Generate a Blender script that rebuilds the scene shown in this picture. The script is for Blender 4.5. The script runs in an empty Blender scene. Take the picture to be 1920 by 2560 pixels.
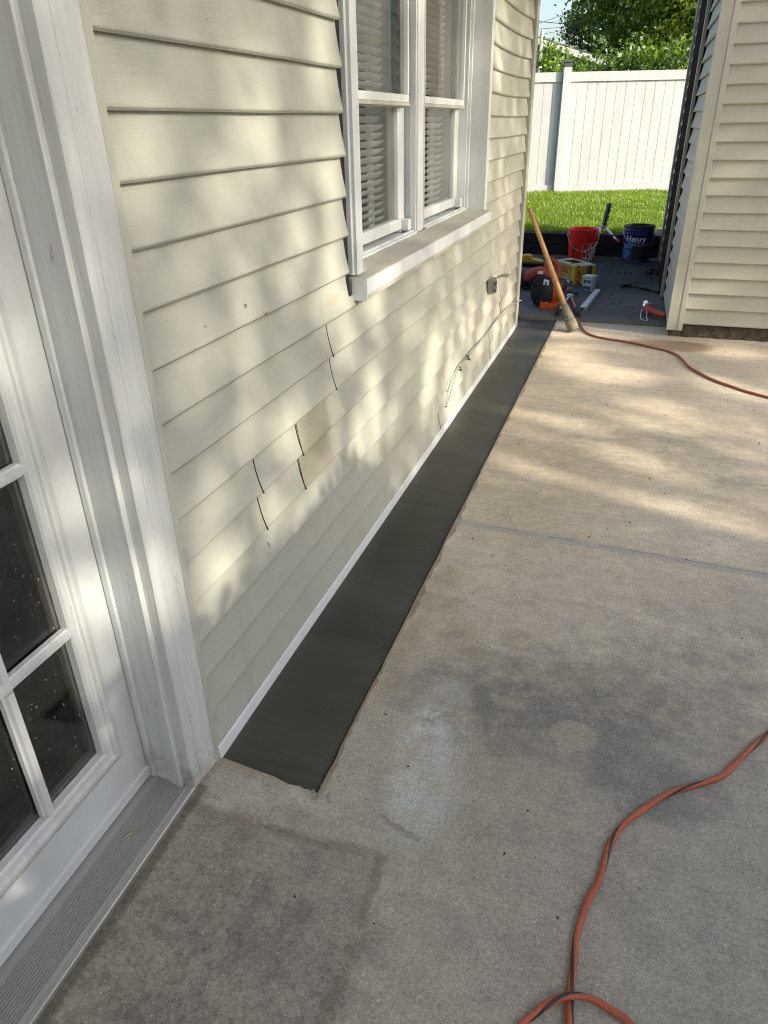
import bpy, math, random
import numpy as np
from mathutils import Vector, Matrix

# ------------------------------------------------------------------ camera, sky, sun, exposure
SC = bpy.context.scene
COL = SC.collection
H = 1.32                      # height of the phone above the patio
CX = 0.79                     # its distance from the house wall (wall plane is x = 0, y runs along the wall)
YAW, PITCH, ROLL = -0.333767137, 0.496655022, -0.019103402
def cam_axes(a, b, c):
    M = Matrix(((1, 0, 0), (0, 0, -1), (0, 1, 0)))
    Rz = Matrix(((math.cos(a), -math.sin(a), 0), (math.sin(a), math.cos(a), 0), (0, 0, 1)))
    Rp = Matrix(((1, 0, 0), (0, math.cos(b), -math.sin(b)), (0, math.sin(b), math.cos(b))))
    Rr = Matrix(((math.cos(c), -math.sin(c), 0), (math.sin(c), math.cos(c), 0), (0, 0, 1)))
    return Rr @ Rp @ M @ Rz
r_ = cam_axes(YAW, PITCH, ROLL)
X, Yd, Zf = r_[0], r_[1], r_[2]
cd = bpy.data.cameras.new('camera')
cam = bpy.data.objects.new('camera', cd); COL.objects.link(cam)
cam.matrix_world = Matrix(((X[0], -Yd[0], -Zf[0], CX), (X[1], -Yd[1], -Zf[1], 0.0), (X[2], -Yd[2], -Zf[2], H), (0, 0, 0, 1)))
cd.sensor_fit = 'VERTICAL'; cd.sensor_height = 24.0; cd.lens = 24.0 * 1792.613 / 2560.0
cd.clip_start = 0.02; cd.clip_end = 600.0
SC.camera = cam

SUN_AZ, SUN_EL = math.radians(15), math.radians(26)     # azimuth from +x towards -y
SD = Vector((math.cos(SUN_EL) * math.cos(SUN_AZ), -math.cos(SUN_EL) * math.sin(SUN_AZ), math.sin(SUN_EL)))
W = bpy.data.worlds.new('World'); SC.world = W; W.use_nodes = True
nt = W.node_tree; nt.nodes.clear()
wo = nt.nodes.new('ShaderNodeOutputWorld'); bg = nt.nodes.new('ShaderNodeBackground'); sky = nt.nodes.new('ShaderNodeTexSky')
sky.sky_type = 'NISHITA'; sky.sun_disc = False
sky.sun_elevation = SUN_EL; sky.sun_rotation = math.pi / 2 + SUN_AZ
sky.air_density = 1.0; sky.dust_density = 3.0; sky.ozone_density = 1.0
bg.inputs['Strength'].default_value = 0.15
nt.links.new(sky.outputs[0], bg.inputs[0]); nt.links.new(bg.outputs[0], wo.inputs[0])
ld = bpy.data.lights.new('sun', 'SUN'); ld.energy = 3.5; ld.angle = math.radians(0.55); ld.color = (1.0, 0.89, 0.71)
sun = bpy.data.objects.new('sun', ld); COL.objects.link(sun); sun.location = (12, -4, 8)
sun.rotation_euler = SD.to_track_quat('Z', 'Y').to_euler()
SC.view_settings.view_transform = 'Standard'; SC.view_settings.look = 'None'
SC.view_settings.exposure = 1.0; SC.view_settings.gamma = 1.0; SC.view_settings.use_curve_mapping = False
SC.render.engine = 'CYCLES'
SC.cycles.max_bounces = 8; SC.cycles.transparent_max_bounces = 16
SC.cycles.use_denoising = True
SC.cycles.pixel_filter_type = 'BLACKMAN_HARRIS'; SC.cycles.filter_width = 1.0

# ------------------------------------------------------------------ node helper
class G:
    def __init__(s, name):
        s.m = bpy.data.materials.new(name); s.m.use_nodes = True
        s.t = s.m.node_tree; s.t.nodes.clear()
        s.out = s.t.nodes.new('ShaderNodeOutputMaterial')
        s.P = s.t.nodes.new('ShaderNodeTexCoord').outputs['Object']
    def n(s, ty, **kw):
        nd = s.t.nodes.new(ty)
        for k, v in kw.items(): setattr(nd, k, v)
        return nd
    def set(s, sock, v):
        if isinstance(v, bpy.types.NodeSocket): s.t.links.new(v, sock)
        elif v is not None:
            if isinstance(v, (tuple, list)) and len(v) == 3 and sock.type == 'RGBA': v = (*v, 1.0)
            sock.default_value = v
    def math(s, op, a, b=None, c=None, clamp=False):
        nd = s.n('ShaderNodeMath', operation=op, use_clamp=clamp)
        s.set(nd.inputs[0], a)
        if b is not None: s.set(nd.inputs[1], b)
        if c is not None: s.set(nd.inputs[2], c)
        return nd.outputs[0]
    def vec(s, op, a, b=None):
        nd = s.n('ShaderNodeVectorMath', operation=op); s.set(nd.inputs[0], a)
        if b is not None: s.set(nd.inputs[1], b)
        return nd.outputs['Value'] if op in ('LENGTH', 'DOT_PRODUCT', 'DISTANCE') else nd.outputs[0]
    def scale(s, v):
        return s.vec('MULTIPLY', s.P, v)
    def noise(s, scale, detail=4, rough=0.55, vec=None, color=False, dist=0.0):
        nd = s.n('ShaderNodeTexNoise'); s.set(nd.inputs['Vector'], vec or s.P)
        nd.inputs['Scale'].default_value = scale; nd.inputs['Detail'].default_value = detail
        nd.inputs['Roughness'].default_value = rough; nd.inputs['Distortion'].default_value = dist
        return nd.outputs['Color' if color else 0]
    def voro(s, scale, vec=None, rand=1.0, out='Distance'):
        nd = s.n('ShaderNodeTexVoronoi'); s.set(nd.inputs['Vector'], vec or s.P)
        nd.inputs['Scale'].default_value = scale; nd.inputs['Randomness'].default_value = rand
        return nd.outputs[out]
    def rng(s, v, a, b, c=0.0, d=1.0, smooth=False):
        nd = s.n('ShaderNodeMapRange', interpolation_type='SMOOTHSTEP' if smooth else 'LINEAR')
        s.set(nd.inputs[0], v)
        for i, x in zip((1, 2, 3, 4), (a, b, c, d)): s.set(nd.inputs[i], x)
        return nd.outputs[0]
    def mix(s, f, a, b, mode='MIX'):
        nd = s.n('ShaderNodeMix', data_type='RGBA', blend_type=mode)
        s.set(nd.inputs[0], f); s.set(nd.inputs[6], a); s.set(nd.inputs[7], b)
        return nd.outputs[2]
    def xyz(s):
        nd = s.n('ShaderNodeSeparateXYZ'); s.set(nd.inputs[0], s.P); return nd.outputs
    def bump(s, h, dist, strength=1.0, prev=None):
        nd = s.n('ShaderNodeBump'); nd.inputs['Strength'].default_value = strength
        nd.inputs['Distance'].default_value = dist; s.set(nd.inputs['Height'], h)
        if prev: s.set(nd.inputs['Normal'], prev)
        return nd.outputs[0]
    def bsdf(s, col, rough=0.5, normal=None, metal=0.0, spec=None, coat=0.0, sub=None, trans=None):
        nd = s.n('ShaderNodeBsdfPrincipled')
        s.set(nd.inputs['Base Color'], col); s.set(nd.inputs['Roughness'], rough); s.set(nd.inputs['Metallic'], metal)
        if normal: s.set(nd.inputs['Normal'], normal)
        if spec is not None: nd.inputs['Specular IOR Level'].default_value = spec
        if coat: nd.inputs['Coat Weight'].default_value = coat
        s.t.links.new(nd.outputs[0], s.out.inputs[0])
        return nd
    def blob(s, c, r, soft=0.35, wob=None):
        """soft-edged irregular patch on the ground around c with radii r"""
        p = s.P if wob is None else s.vec('ADD', s.P, wob)
        d = s.vec('MULTIPLY', s.vec('SUBTRACT', p, (c[0], c[1], 0)), (1 / r[0], 1 / r[1], 0))
        return s.rng(s.vec('LENGTH', d), 1 - soft, 1 + soft, 1, 0, True)
    def seg(s, a, b, w, wob=None):
        """distance mask around the ground segment a-b"""
        ax, ay = a; bx, by = b; L = math.hypot(bx - ax, by - ay); ux, uy = (bx - ax) / L, (by - ay) / L
        p = s.P if wob is None else s.vec('ADD', s.P, wob)
        q = s.vec('SUBTRACT', p, (ax, ay, 0))
        al = s.vec('DOT_PRODUCT', q, (ux, uy, 0)); pe = s.math('ABSOLUTE', s.vec('DOT_PRODUCT', q, (-uy, ux, 0)))
        over = s.math('MAXIMUM', s.math('MULTIPLY', al, -1), s.math('SUBTRACT', al, L))
        d = s.math('MAXIMUM', pe, over)
        return s.rng(d, w * 0.3, w, 1, 0, True)

def plain(name, col, rough=0.5, metal=0.0, var=0.12, scale=14.0, bump=0.0, bscale=60.0, coat=0.0):
    g = G(name)
    n = g.noise(scale, 4)
    c = g.mix(g.rng(n, 0.3, 0.7), tuple(x * (1 - var) for x in col), tuple(min(1, x * (1 + var)) for x in col))
    nm = g.bump(g.noise(bscale, 3), bump) if bump else None
    g.bsdf(c, g.rng(g.noise(scale * 2.3, 3), 0.2, 0.8, max(0.02, rough - 0.08), min(1, rough + 0.1)), nm, metal, coat=coat)
    return g.m

# ------------------------------------------------------------------ materials
MT = {}
def mat_concrete():
    g = G('patio concrete')
    x, y, z = g.xyz()
    big = g.noise(1.3, 7, 0.62); mid = g.noise(7, 8, 0.68); fine = g.noise(120, 5, 0.8); grit = g.noise(330, 2, 0.6)
    fr = g.noise(10, 10, 0.78); fr2 = g.noise(13, 10, 0.8, vec=g.vec('ADD', g.P, (3.1, 7.7, 0)))
    wc = g.vec('MULTIPLY', g.vec('SUBTRACT', g.noise(5.5, 9, 0.74, color=True), (0.5, 0.5, 0.5)), (0.3, 0.3, 0))
    wf = g.vec('MULTIPLY', g.vec('SUBTRACT', g.noise(16, 8, 0.75, color=True), (0.5, 0.5, 0.5)), (0.05, 0.05, 0))
    def mul(c, m, lo, hi):
        return g.mix(1.0, c, g.mix(m, lo, hi), 'MULTIPLY')
    def over(c, m, col, k):
        return g.mix(g.math('MULTIPLY', m, k), c, col)
    def rag(m, n, lo=0.42, hi=0.6):
        return g.math('MULTIPLY', m, g.rng(n, lo, hi))
    c = g.mix(g.rng(big, 0.32, 0.68), (0.37, 0.322, 0.25), (0.595, 0.535, 0.43))
    c = g.mix(g.rng(mid, 0.4, 0.66), c, (0.45, 0.405, 0.335))
    c = mul(c, g.rng(g.noise(26, 8, 0.75), 0.36, 0.66), (0.84, 0.84, 0.85), (1.13, 1.13, 1.12))
    trow = g.noise(1.0, 6, 0.6, vec=g.scale((2.2, 14, 1)), dist=1.2)
    c = mul(c, g.rng(trow, 0.35, 0.68), (0.92, 0.92, 0.92), (1.07, 1.07, 1.06))
    c = mul(c, g.rng(y, 1.0, 2.0, 0, 1, True), (0.98, 0.98, 0.97), (1.17, 1.15, 1.1))  # paler away from the door: stronger skylight there painted into the colour
    # greyer towards the door, then individual stains
    c = over(c, g.rng(y, 1.75, 1.0, 0, 1, True), (0.48, 0.438, 0.355), 0.5)
    dk = (0.165, 0.162, 0.153)
    c = over(c, rag(g.blob((0.66, 1.43), (0.27, 0.2), 0.7, wc), fr, 0.36, 0.58), dk, 0.8)
    c = over(c, rag(g.blob((0.86, 1.46), (0.22, 0.16), 0.7, wc), fr2, 0.4, 0.6), dk, 0.7)
    c = over(c, rag(g.blob((0.97, 1.25), (0.15, 0.09), 0.35, wc), fr2, 0.3, 0.5), (0.21, 0.21, 0.2), 0.75)
    c = over(c, rag(g.blob((0.42, 1.38), (0.12, 0.12), 0.6, wc), fr2, 0.45, 0.62), dk, 0.5)
    c = over(c, rag(g.blob((1.2, 1.7), (0.45, 0.3), 0.8, wc), fr, 0.4, 0.6), (0.22, 0.21, 0.19), 0.6)
    c = over(c, rag(g.blob((0.9, 0.9), (0.7, 0.4), 0.8, wc), fr2, 0.4, 0.62), (0.22, 0.21, 0.185), 0.5)
    c = over(c, rag(g.blob((0.9, 3.2), (0.9, 0.5), 0.8, wc), fr, 0.42, 0.62), (0.3, 0.255, 0.19), 0.5)
    c = over(c, rag(g.blob((0.6, 1.9), (0.5, 0.3), 0.8, wc), g.noise(17, 9, 0.8), 0.45, 0.62), (0.62, 0.57, 0.48), 0.5)
    c = over(c, g.blob((0.8, 1.35), (0.055, 0.05), 0.1, wf), (0.43, 0.375, 0.3), 0.6)
    c = over(c, rag(g.blob((0.47, 1.25), (0.07, 0.16), 0.6, wc), fr, 0.42, 0.56), (0.66, 0.66, 0.62), 0.75)
    c = over(c, rag(g.blob((0.5, 1.07), (0.07, 0.12), 0.5, wf), fr2, 0.4, 0.55), (0.58, 0.6, 0.57), 0.65)
    c = over(c, rag(g.blob((0.22, 0.98), (0.12, 0.025), 0.6, wf), fr, 0.45, 0.55), (0.6, 0.6, 0.57), 0.5)
    for p, r in (((0.43, 1.67), (0.07, 0.06)), ((0.37, 1.78), (0.06, 0.05)), ((0.5, 1.58), (0.06, 0.045)), ((0.62, 1.69), (0.05, 0.04)), ((0.78, 1.56), (0.07, 0.02)), ((0.33, 1.95), (0.05, 0.08)), ((0.31, 1.6), (0.03, 0.25))):
        c = over(c, rag(g.blob(p, r, 0.7, wf), fr2, 0.35, 0.6), (0.3, 0.255, 0.15), 0.55)
    wet = g.blob((1.05, 5.03), (0.27, 0.13), 0.22, g.vec('MULTIPLY', wc, (0.5, 0.5, 0)))
    c = over(c, wet, (0.25, 0.165, 0.085), 0.7)
    # worn panel by the door with its smeared outline
    pe = g.math('MULTIPLY', g.rng(g.math('ADD', x, g.math('MULTIPLY', g.math('SUBTRACT', g.noise(14, 6, 0.7), 0.5), 0.03)), 0.474, 0.462), g.rng(g.math('ADD', y, g.math('MULTIPLY', g.math('SUBTRACT', g.noise(13, 6, 0.7), 0.5), 0.03)), 0.9, 0.885))
    c = over(c, g.math('MULTIPLY', pe, g.rng(fr, 0.25, 0.6, 0.55, 1)), (0.27, 0.25, 0.21), 0.62)
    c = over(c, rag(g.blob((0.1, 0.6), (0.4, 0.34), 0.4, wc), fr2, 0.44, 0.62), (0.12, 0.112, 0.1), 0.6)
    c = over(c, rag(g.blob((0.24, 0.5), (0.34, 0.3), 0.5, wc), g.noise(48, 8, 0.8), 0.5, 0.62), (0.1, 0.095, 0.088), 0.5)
    for a, b, k in (((0.0, 0.885), (0.46, 0.894), 0.55), ((0.462, 0.892), (0.472, 0.70), 0.62), ((0.472, 0.70), (0.466, 0.2), 0.62)):
        c = over(c, g.math('MULTIPLY', g.seg(a, b, 0.018, g.vec('MULTIPLY', wf, (1.3, 1.3, 0))), g.rng(g.noise(9, 8, 0.8), 0.34, 0.6, 0.1, 1)), (0.19, 0.155, 0.11), k)
    c = over(c, g.seg((0.43, 0.985), (0.52, 0.955), 0.01, wf), (0.2, 0.18, 0.15), 0.5)
    c = over(c, g.seg((0.016, 0.93), (0.016, 0.0), 0.02, g.vec('MULTIPLY', wf, (0.6, 0.6, 0))), (0.1, 0.08, 0.055), 0.6)
    # damp brown edge along the fresh cement
    ew = g.rng(g.math('SUBTRACT', x, g.math('ADD', 0.275, g.math('MULTIPLY', g.rng(g.noise(5, 5, 0.6), 0.42, 0.66), 0.02))), 0.0, 0.005, 1, 0, True)
    ew = g.math('MULTIPLY', ew, g.math('MULTIPLY', g.rng(y, 0.98, 1.06), g.rng(y, 5.45, 5.4)))
    c = over(c, ew, (0.235, 0.18, 0.115), 0.75)
    # patched joint
    jj = g.math('MAXIMUM', g.seg((0.27, 2.311), (1.33, 2.249), 0.034, g.vec('MULTIPLY', wf, (0.8, 0.8, 0))), g.seg((1.33, 2.249), (6, 1.98), 0.034, g.vec('MULTIPLY', wf, (0.8, 0.8, 0))))
    c = over(c, jj, (0.36, 0.36, 0.345), 0.65)
    crack = g.seg((0.4, 2.312), (6, 1.995), 0.0035, g.vec('MULTIPLY', wf, (0.3, 0.3, 0)))
    c = over(c, g.math('MULTIPLY', crack, g.rng(g.noise(6, 2), 0.42, 0.52)), (0.13, 0.125, 0.12), 0.6)
    # hairline cracks, grit, pale crumbs, pits
    hc = g.n('ShaderNodeTexVoronoi', feature='DISTANCE_TO_EDGE'); g.set(hc.inputs['Vector'], g.vec('ADD', g.P, wc)); hc.inputs['Scale'].default_value = 1.7
    hl = g.math('MULTIPLY', g.rng(hc.outputs[0], 0.0006, 0.0022, 1, 0), g.rng(g.noise(2.1, 3), 0.54, 0.62))
    c = over(c, hl, (0.2, 0.185, 0.16), 0.45)
    c = mul(c, g.rng(fine, 0.34, 0.66), (0.74, 0.74, 0.74), (1.23, 1.23, 1.22))
    c = mul(c, g.rng(grit, 0.35, 0.7), (0.78, 0.78, 0.78), (1.22, 1.22, 1.22))
    pt = g.voro(85); c = over(c, g.math('MULTIPLY', g.rng(pt, 0.1, 0.2, 1, 0), g.rng(g.noise(29, 4, 0.7), 0.55, 0.62)), (0.72, 0.7, 0.65), 0.75)
    pd = g.voro(60, vec=g.vec('ADD', g.P, (5, 3, 0))); c = over(c, g.math('MULTIPLY', g.rng(pd, 0.08, 0.16, 1, 0), g.rng(g.noise(19, 4, 0.7, vec=g.vec('ADD', g.P, (5, 3, 0))), 0.54, 0.6)), (0.1, 0.09, 0.08), 0.7)
    pb = g.voro(14, vec=g.vec('ADD', g.P, (1, 8, 0))); c = over(c, g.math('MULTIPLY', g.rng(pb, 0.045, 0.07, 1, 0), g.rng(g.noise(9, 2), 0.5, 0.54)), (0.06, 0.055, 0.05), 0.8)
    h = g.math('ADD', g.math('MULTIPLY', fine, 0.4), g.math('ADD', g.math('MULTIPLY', grit, 0.25), g.math('MULTIPLY', mid, 1.1)))
    h = g.math('SUBTRACT', h, g.math('MULTIPLY', jj, 0.5))
    g.bsdf(c, g.rng(wet, 0, 1, 0.88, 0.5), g.bump(h, 0.003, 0.8), spec=0.3)
    return g.m
def mat_back_concrete():
    g = G('back slab concrete')
    big = g.noise(1.6, 6, 0.6); fine = g.noise(150, 4, 0.7); mid = g.noise(8, 6, 0.65)
    wc = g.vec('MULTIPLY', g.vec('SUBTRACT', g.noise(4.5, 5, 0.65, color=True), (0.5, 0.5, 0.5)), (0.4, 0.4, 0))
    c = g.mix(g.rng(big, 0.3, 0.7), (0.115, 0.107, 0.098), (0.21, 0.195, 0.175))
    c = g.mix(g.math('MULTIPLY', g.blob((0.5, 7.7), (1.0, 1.1), 0.45, wc), 0.82), c, (0.034, 0.032, 0.032))  # wet look and shade near the timber wall, painted into the colour
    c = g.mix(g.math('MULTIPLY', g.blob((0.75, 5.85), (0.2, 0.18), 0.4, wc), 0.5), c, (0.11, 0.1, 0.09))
    c = g.mix(g.math('MULTIPLY', g.rng(mid, 0.5, 0.75), 0.4), c, (0.12, 0.11, 0.1))
    c = g.mix(1.0, c, g.mix(g.rng(fine, 0.3, 0.72), (0.75, 0.75, 0.75), (1.22, 1.22, 1.2)), 'MULTIPLY')
    wf = g.vec('MULTIPLY', g.vec('SUBTRACT', g.noise(14, 4, color=True), (0.5, 0.5, 0.5)), (0.03, 0.03, 0))
    c = g.mix(g.math('MULTIPLY', g.seg((-2, 6.75), (1.05, 6.0), 0.008, wf), 0.9), c, (0.02, 0.018, 0.016))
    g.bsdf(c, 0.85, g.bump(g.math('ADD', fine, mid), 0.003), spec=0.3)
    return g.m
def mat_strip():
    g = G('fresh wet cement')
    x, y, z = g.xyz()
    br = g.noise(6, 5, 0.6, vec=g.scale((0.5, 5, 1)), dist=0.8); f = g.noise(300, 3, 0.6); b = g.noise(2.2, 4)
    c = g.mix(g.rng(br, 0.3, 0.7), (0.036, 0.038, 0.03), (0.064, 0.066, 0.052))
    c = g.mix(g.rng(b, 0.35, 0.7), c, (0.052, 0.052, 0.041))
    band = g.noise(1.0, 4, 0.6, vec=g.scale((0.4, 2.6, 1)), dist=0.5)
    c = g.mix(1.0, c, g.mix(g.rng(band, 0.36, 0.64), (0.74, 0.74, 0.73), (1.34, 1.33, 1.28)), 'MULTIPLY')
    sp = g.math('MULTIPLY', g.rng(g.voro(40), 0.05, 0.09, 1, 0), g.rng(g.noise(23, 2), 0.66, 0.68))
    c = g.mix(sp, c, (0.4, 0.39, 0.36))
    tr = g.seg((0.185, 1.02), (0.2, 2.6), 0.0018, g.vec('MULTIPLY', g.vec('SUBTRACT', g.noise(9, 3, color=True), (0.5, 0.5, 0.5)), (0.006, 0.0, 0)))
    c = g.mix(g.math('MULTIPLY', tr, g.rng(g.noise(7, 2), 0.45, 0.6, 0, 0.35)), c, (0.12, 0.12, 0.105))
    g.bsdf(c, g.rng(band, 0.36, 0.64, 0.36, 0.58), g.bump(g.math('ADD', g.math('MULTIPLY', br, 1.6), f), 0.0008), spec=0.4)
    return g.m
def wallmarks(g, c):
    """chips, smears, scuffs and joint grime on the house siding, with the lap shadow line painted in"""
    x, y, z = g.xyz()
    wv = g.vec('MULTIPLY', g.vec('SUBTRACT', g.noise(60, 4, 0.7, color=True), (0.5, 0.5, 0.5)), (0, 0.03, 0.03))
    def wb(cy, cz, ry, rz, soft, col, k):
        d = g.vec('MULTIPLY', g.vec('SUBTRACT', g.vec('ADD', g.P, wv), (0, cy, cz)), (0, 1 / ry, 1 / rz))
        m = g.math('MULTIPLY', g.rng(g.vec('LENGTH', d), 1 - soft, 1 + soft, 1, 0, True), g.rng(x, -0.3, -0.2))
        return g.mix(g.math('MULTIPLY', m, k), c, col)
    for cy, cz, ry, rz in ((1.39, 0.978, 0.006, 0.0032), (1.464, 0.947, 0.011, 0.0028), (1.22, 0.975, 0.005, 0.0022)):
        c = wb(cy, cz, ry, rz, 0.2, (0.1, 0.06, 0.028), 0.85)
    c = wb(1.875, 0.892, 0.045, 0.016, 0.25, (0.36, 0.34, 0.25), 0.7)
    c = wb(1.79, 0.883, 0.02, 0.012, 0.3, (0.34, 0.33, 0.25), 0.6)
    c = wb(1.39, 0.783, 0.035, 0.03, 0.6, (0.3, 0.28, 0.235), 0.45)
    c = wb(1.377, 0.386, 0.004, 0.01, 0.3, (0.16, 0.13, 0.07), 0.8)
    for cy, cz in ((2.46, 0.36), (2.42, 0.33), (2.72, 0.15), (1.12, 0.24), (1.16, 0.2)):
        c = wb(cy, cz, 0.006, 0.004, 0.4, (0.2, 0.16, 0.11), 0.5)
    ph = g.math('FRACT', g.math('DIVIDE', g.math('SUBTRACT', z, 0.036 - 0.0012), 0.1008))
    gr = g.math('MULTIPLY', g.rng(ph, 0.0, 0.03, 1, 0), g.rng(g.noise(1.0, 5, 0.75, vec=g.scale((20, 6, 60))), 0.36, 0.66))  # thin dark line at each lap: joint grime plus painted lap shadow
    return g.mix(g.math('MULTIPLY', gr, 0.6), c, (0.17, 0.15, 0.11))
def mat_siding(name, a, b, dirt=0.35):
    g = G(name)
    x, y, z = g.xyz()
    grain = g.noise(1.0, 6, 0.65, vec=g.scale((60, 14, 230)), dist=1.6)
    big = g.noise(1.4, 5, 0.6)
    c = g.mix(g.rng(big, 0.3, 0.7), a, b)
    strk = g.noise(1.0, 5, 0.6, vec=g.scale((9, 13, 1.6)))
    c = g.mix(g.rng(strk, 0.52, 0.78, 0, dirt), c, (a[0] * 0.68, a[1] * 0.67, a[2] * 0.63))
    scf = g.noise(1.0, 4, 0.7, vec=g.scale((30, 22, 34)))
    c = g.mix(g.rng(scf, 0.66, 0.75, 0, 0.4), c, (a[0] * 0.55, a[1] * 0.52, a[2] * 0.46))
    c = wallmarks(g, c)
    chip = g.math('MULTIPLY', g.rng(g.voro(26, vec=g.scale((1, 1, 0.6))), 0.045, 0.07, 1, 0), g.rng(g.noise(11, 2), 0.62, 0.64))
    c = g.mix(chip, c, (0.13, 0.11, 0.08))
    g.bsdf(c, g.rng(grain, 0.3, 0.7, 0.42, 0.62), g.bump(grain, 0.0016, 0.75), spec=0.4)
    return g.m
def mat_white_paint(name, col=(0.74, 0.73, 0.7), wear=0.5, stretch=(26, 26, 1.6), grain=0.0012):
    g = G(name)
    gr = g.noise(1.0, 6, 0.65, vec=g.scale(tuple(v * 5 for v in stretch)))
    st = g.noise(1.0, 5, 0.7, vec=g.scale(stretch))
    c = g.mix(g.rng(st, 0.35, 0.75), col, tuple(v * 0.8 for v in col))
    st2 = g.noise(1.0, 6, 0.75, vec=g.scale(tuple(v * 3.3 for v in stretch)))
    c = g.mix(g.math('MULTIPLY', g.rng(st2, 0.55, 0.75), 0.5 * wear), c, (col[0] * 0.62, col[1] * 0.58, col[2] * 0.52))
    ch = g.rng(g.noise(1.0, 7, 0.8, vec=g.scale((30, 30, 6))), 0.63, 0.66)
    if wear > 0.9:
        zz = g.xyz()[2]
        c = g.mix(g.math('MULTIPLY', g.rng(zz, 0.2, 0.02, 0, 1, True), g.rng(g.noise(18, 6, 0.75), 0.4, 0.62, 0.0, 0.8)), c, (0.25, 0.215, 0.17))
        edge = g.rng(g.noise(1.0, 5, 0.7, vec=g.scale((60, 60, 1.2))), 0.58, 0.7)
        c = g.mix(g.math('MULTIPLY', edge, 0.35), c, (0.33, 0.31, 0.28))
    c = g.mix(g.math('MULTIPLY', ch, wear), c, (0.32, 0.28, 0.24))
    hole = g.math('MULTIPLY', g.rng(g.voro(17), 0.035, 0.05, 1, 0), g.rng(g.noise(9, 2), 0.6, 0.62))
    c = g.mix(g.math('MULTIPLY', hole, wear), c, (0.03, 0.025, 0.02))
    g.bsdf(c, 0.45, g.bump(gr, grain, 0.7), spec=0.4)
    return g.m
def mat_glass(name, drops=0.0, film=0.05):
    g = G(name)
    tr = g.n('ShaderNodeBsdfTransparent'); tr.inputs[0].default_value = (0.82, 0.85, 0.84, 1)
    gl = g.n('ShaderNodeBsdfGlossy'); gl.inputs['Roughness'].default_value = 0.015; gl.inputs[0].default_value = (1, 1, 1, 1)
    df = g.n('ShaderNodeBsdfDiffuse'); df.inputs[0].default_value = (0.6, 0.6, 0.58, 1)
    fr = g.n('ShaderNodeFresnel'); fr.inputs[0].default_value = 1.6
    m1 = g.n('ShaderNodeMixShader'); g.set(m1.inputs[0], g.math('MULTIPLY', fr.outputs[0], 1.25, clamp=True))
    g.t.links.new(tr.outputs[0], m1.inputs[1]); g.t.links.new(gl.outputs[0], m1.inputs[2])
    dirt = g.rng(g.noise(6, 5, 0.7), 0.35, 0.75, film * 0.4, film * 1.6)
    if drops:
        sp = g.math('MULTIPLY', g.rng(g.voro(100, vec=g.scale((1, 1, 0.7))), 0.12, 0.2, 1, 0), g.rng(g.noise(40, 5, 0.7), 0.52, 0.58))
        dirt = g.math('MAXIMUM', dirt, g.math('MULTIPLY', sp, drops))
    m2 = g.n('ShaderNodeMixShader'); g.set(m2.inputs[0], dirt)
    g.t.links.new(m1.outputs[0], m2.inputs[1]); g.t.links.new(df.outputs[0], m2.inputs[2])
    g.t.links.new(m2.outputs[0], g.out.inputs[0])
    return g.m
def mat_leaf(name, a, b, trans=0.35, sc=1.3):
    g = G(name)
    n = g.noise(sc, 4, 0.7); n2 = g.noise(sc * 9, 2)
    c = g.mix(g.rng(g.math('ADD', g.math('MULTIPLY', n, 0.6), g.math('MULTIPLY', n2, 0.4)), 0.36, 0.64), a, b)
    d = g.n('ShaderNodeBsdfDiffuse'); g.set(d.inputs[0], c)
    t = g.n('ShaderNodeBsdfTranslucent'); g.set(t.inputs[0], g.mix(0.5, c, (b[0] * 1.5, b[1] * 1.4, b[2] * 0.7)))
    gl = g.n('ShaderNodeBsdfGlossy'); gl.inputs['Roughness'].default_value = 0.4
    m = g.n('ShaderNodeMixShader'); m.inputs[0].default_value = trans
    g.t.links.new(d.outputs[0], m.inputs[1]); g.t.links.new(t.outputs[0], m.inputs[2])
    m2 = g.n('ShaderNodeMixShader'); m2.inputs[0].default_value = 0.06
    g.t.links.new(m.outputs[0], m2.inputs[1]); g.t.links.new(gl.outputs[0], m2.inputs[2])
    g.t.links.new(m2.outputs[0], g.out.inputs[0])
    return g.m
def mat_wood(name, a, b, sc=(4, 60, 60), rough=0.65, bump=0.0008, spec=0.3):
    g = G(name)
    n = g.noise(1.0, 6, 0.65, vec=g.scale(sc), dist=0.6)
    g.bsdf(g.mix(g.rng(n, 0.3, 0.7), a, b), rough, g.bump(n, bump), spec=spec)
    return g.m

CREAM, CREAM2 = (0.36, 0.37, 0.322), (0.405, 0.415, 0.363)
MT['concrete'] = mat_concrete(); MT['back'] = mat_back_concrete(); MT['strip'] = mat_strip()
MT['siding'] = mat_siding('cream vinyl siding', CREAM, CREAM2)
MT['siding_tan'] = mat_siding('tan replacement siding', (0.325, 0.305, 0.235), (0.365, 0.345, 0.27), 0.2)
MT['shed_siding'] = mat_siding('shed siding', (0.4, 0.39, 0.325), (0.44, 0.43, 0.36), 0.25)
MT['trimcream'] = mat_white_paint('cream trim', (0.45, 0.45, 0.39), 0.15, (20, 20, 2), 0.0004)
MT['white'] = mat_white_paint('white window vinyl', (0.62, 0.66, 0.67), 0.12, (18, 18, 3), 0.0002)
MT['casing'] = mat_white_paint('worn white casing paint', (0.575, 0.605, 0.605), 1.0, (26, 26, 1.4), 0.002)
MT['doorpaint'] = mat_white_paint('white door paint', (0.55, 0.585, 0.6), 0.25, (6, 6, 2.5), 0.0002)
MT['sill'] = mat_white_paint('stained sill paint', (0.44, 0.43, 0.375), 0.5, (14, 3, 14), 0.0006)
MT['basetrim'] = plain('white starter strip', (0.68, 0.71, 0.73), 0.35, var=0.05)
MT['sheath'] = plain('wall sheathing', (0.05, 0.045, 0.04), 0.9)
MT['gap'] = plain('dark gap', (0.012, 0.011, 0.01), 0.9)
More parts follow.
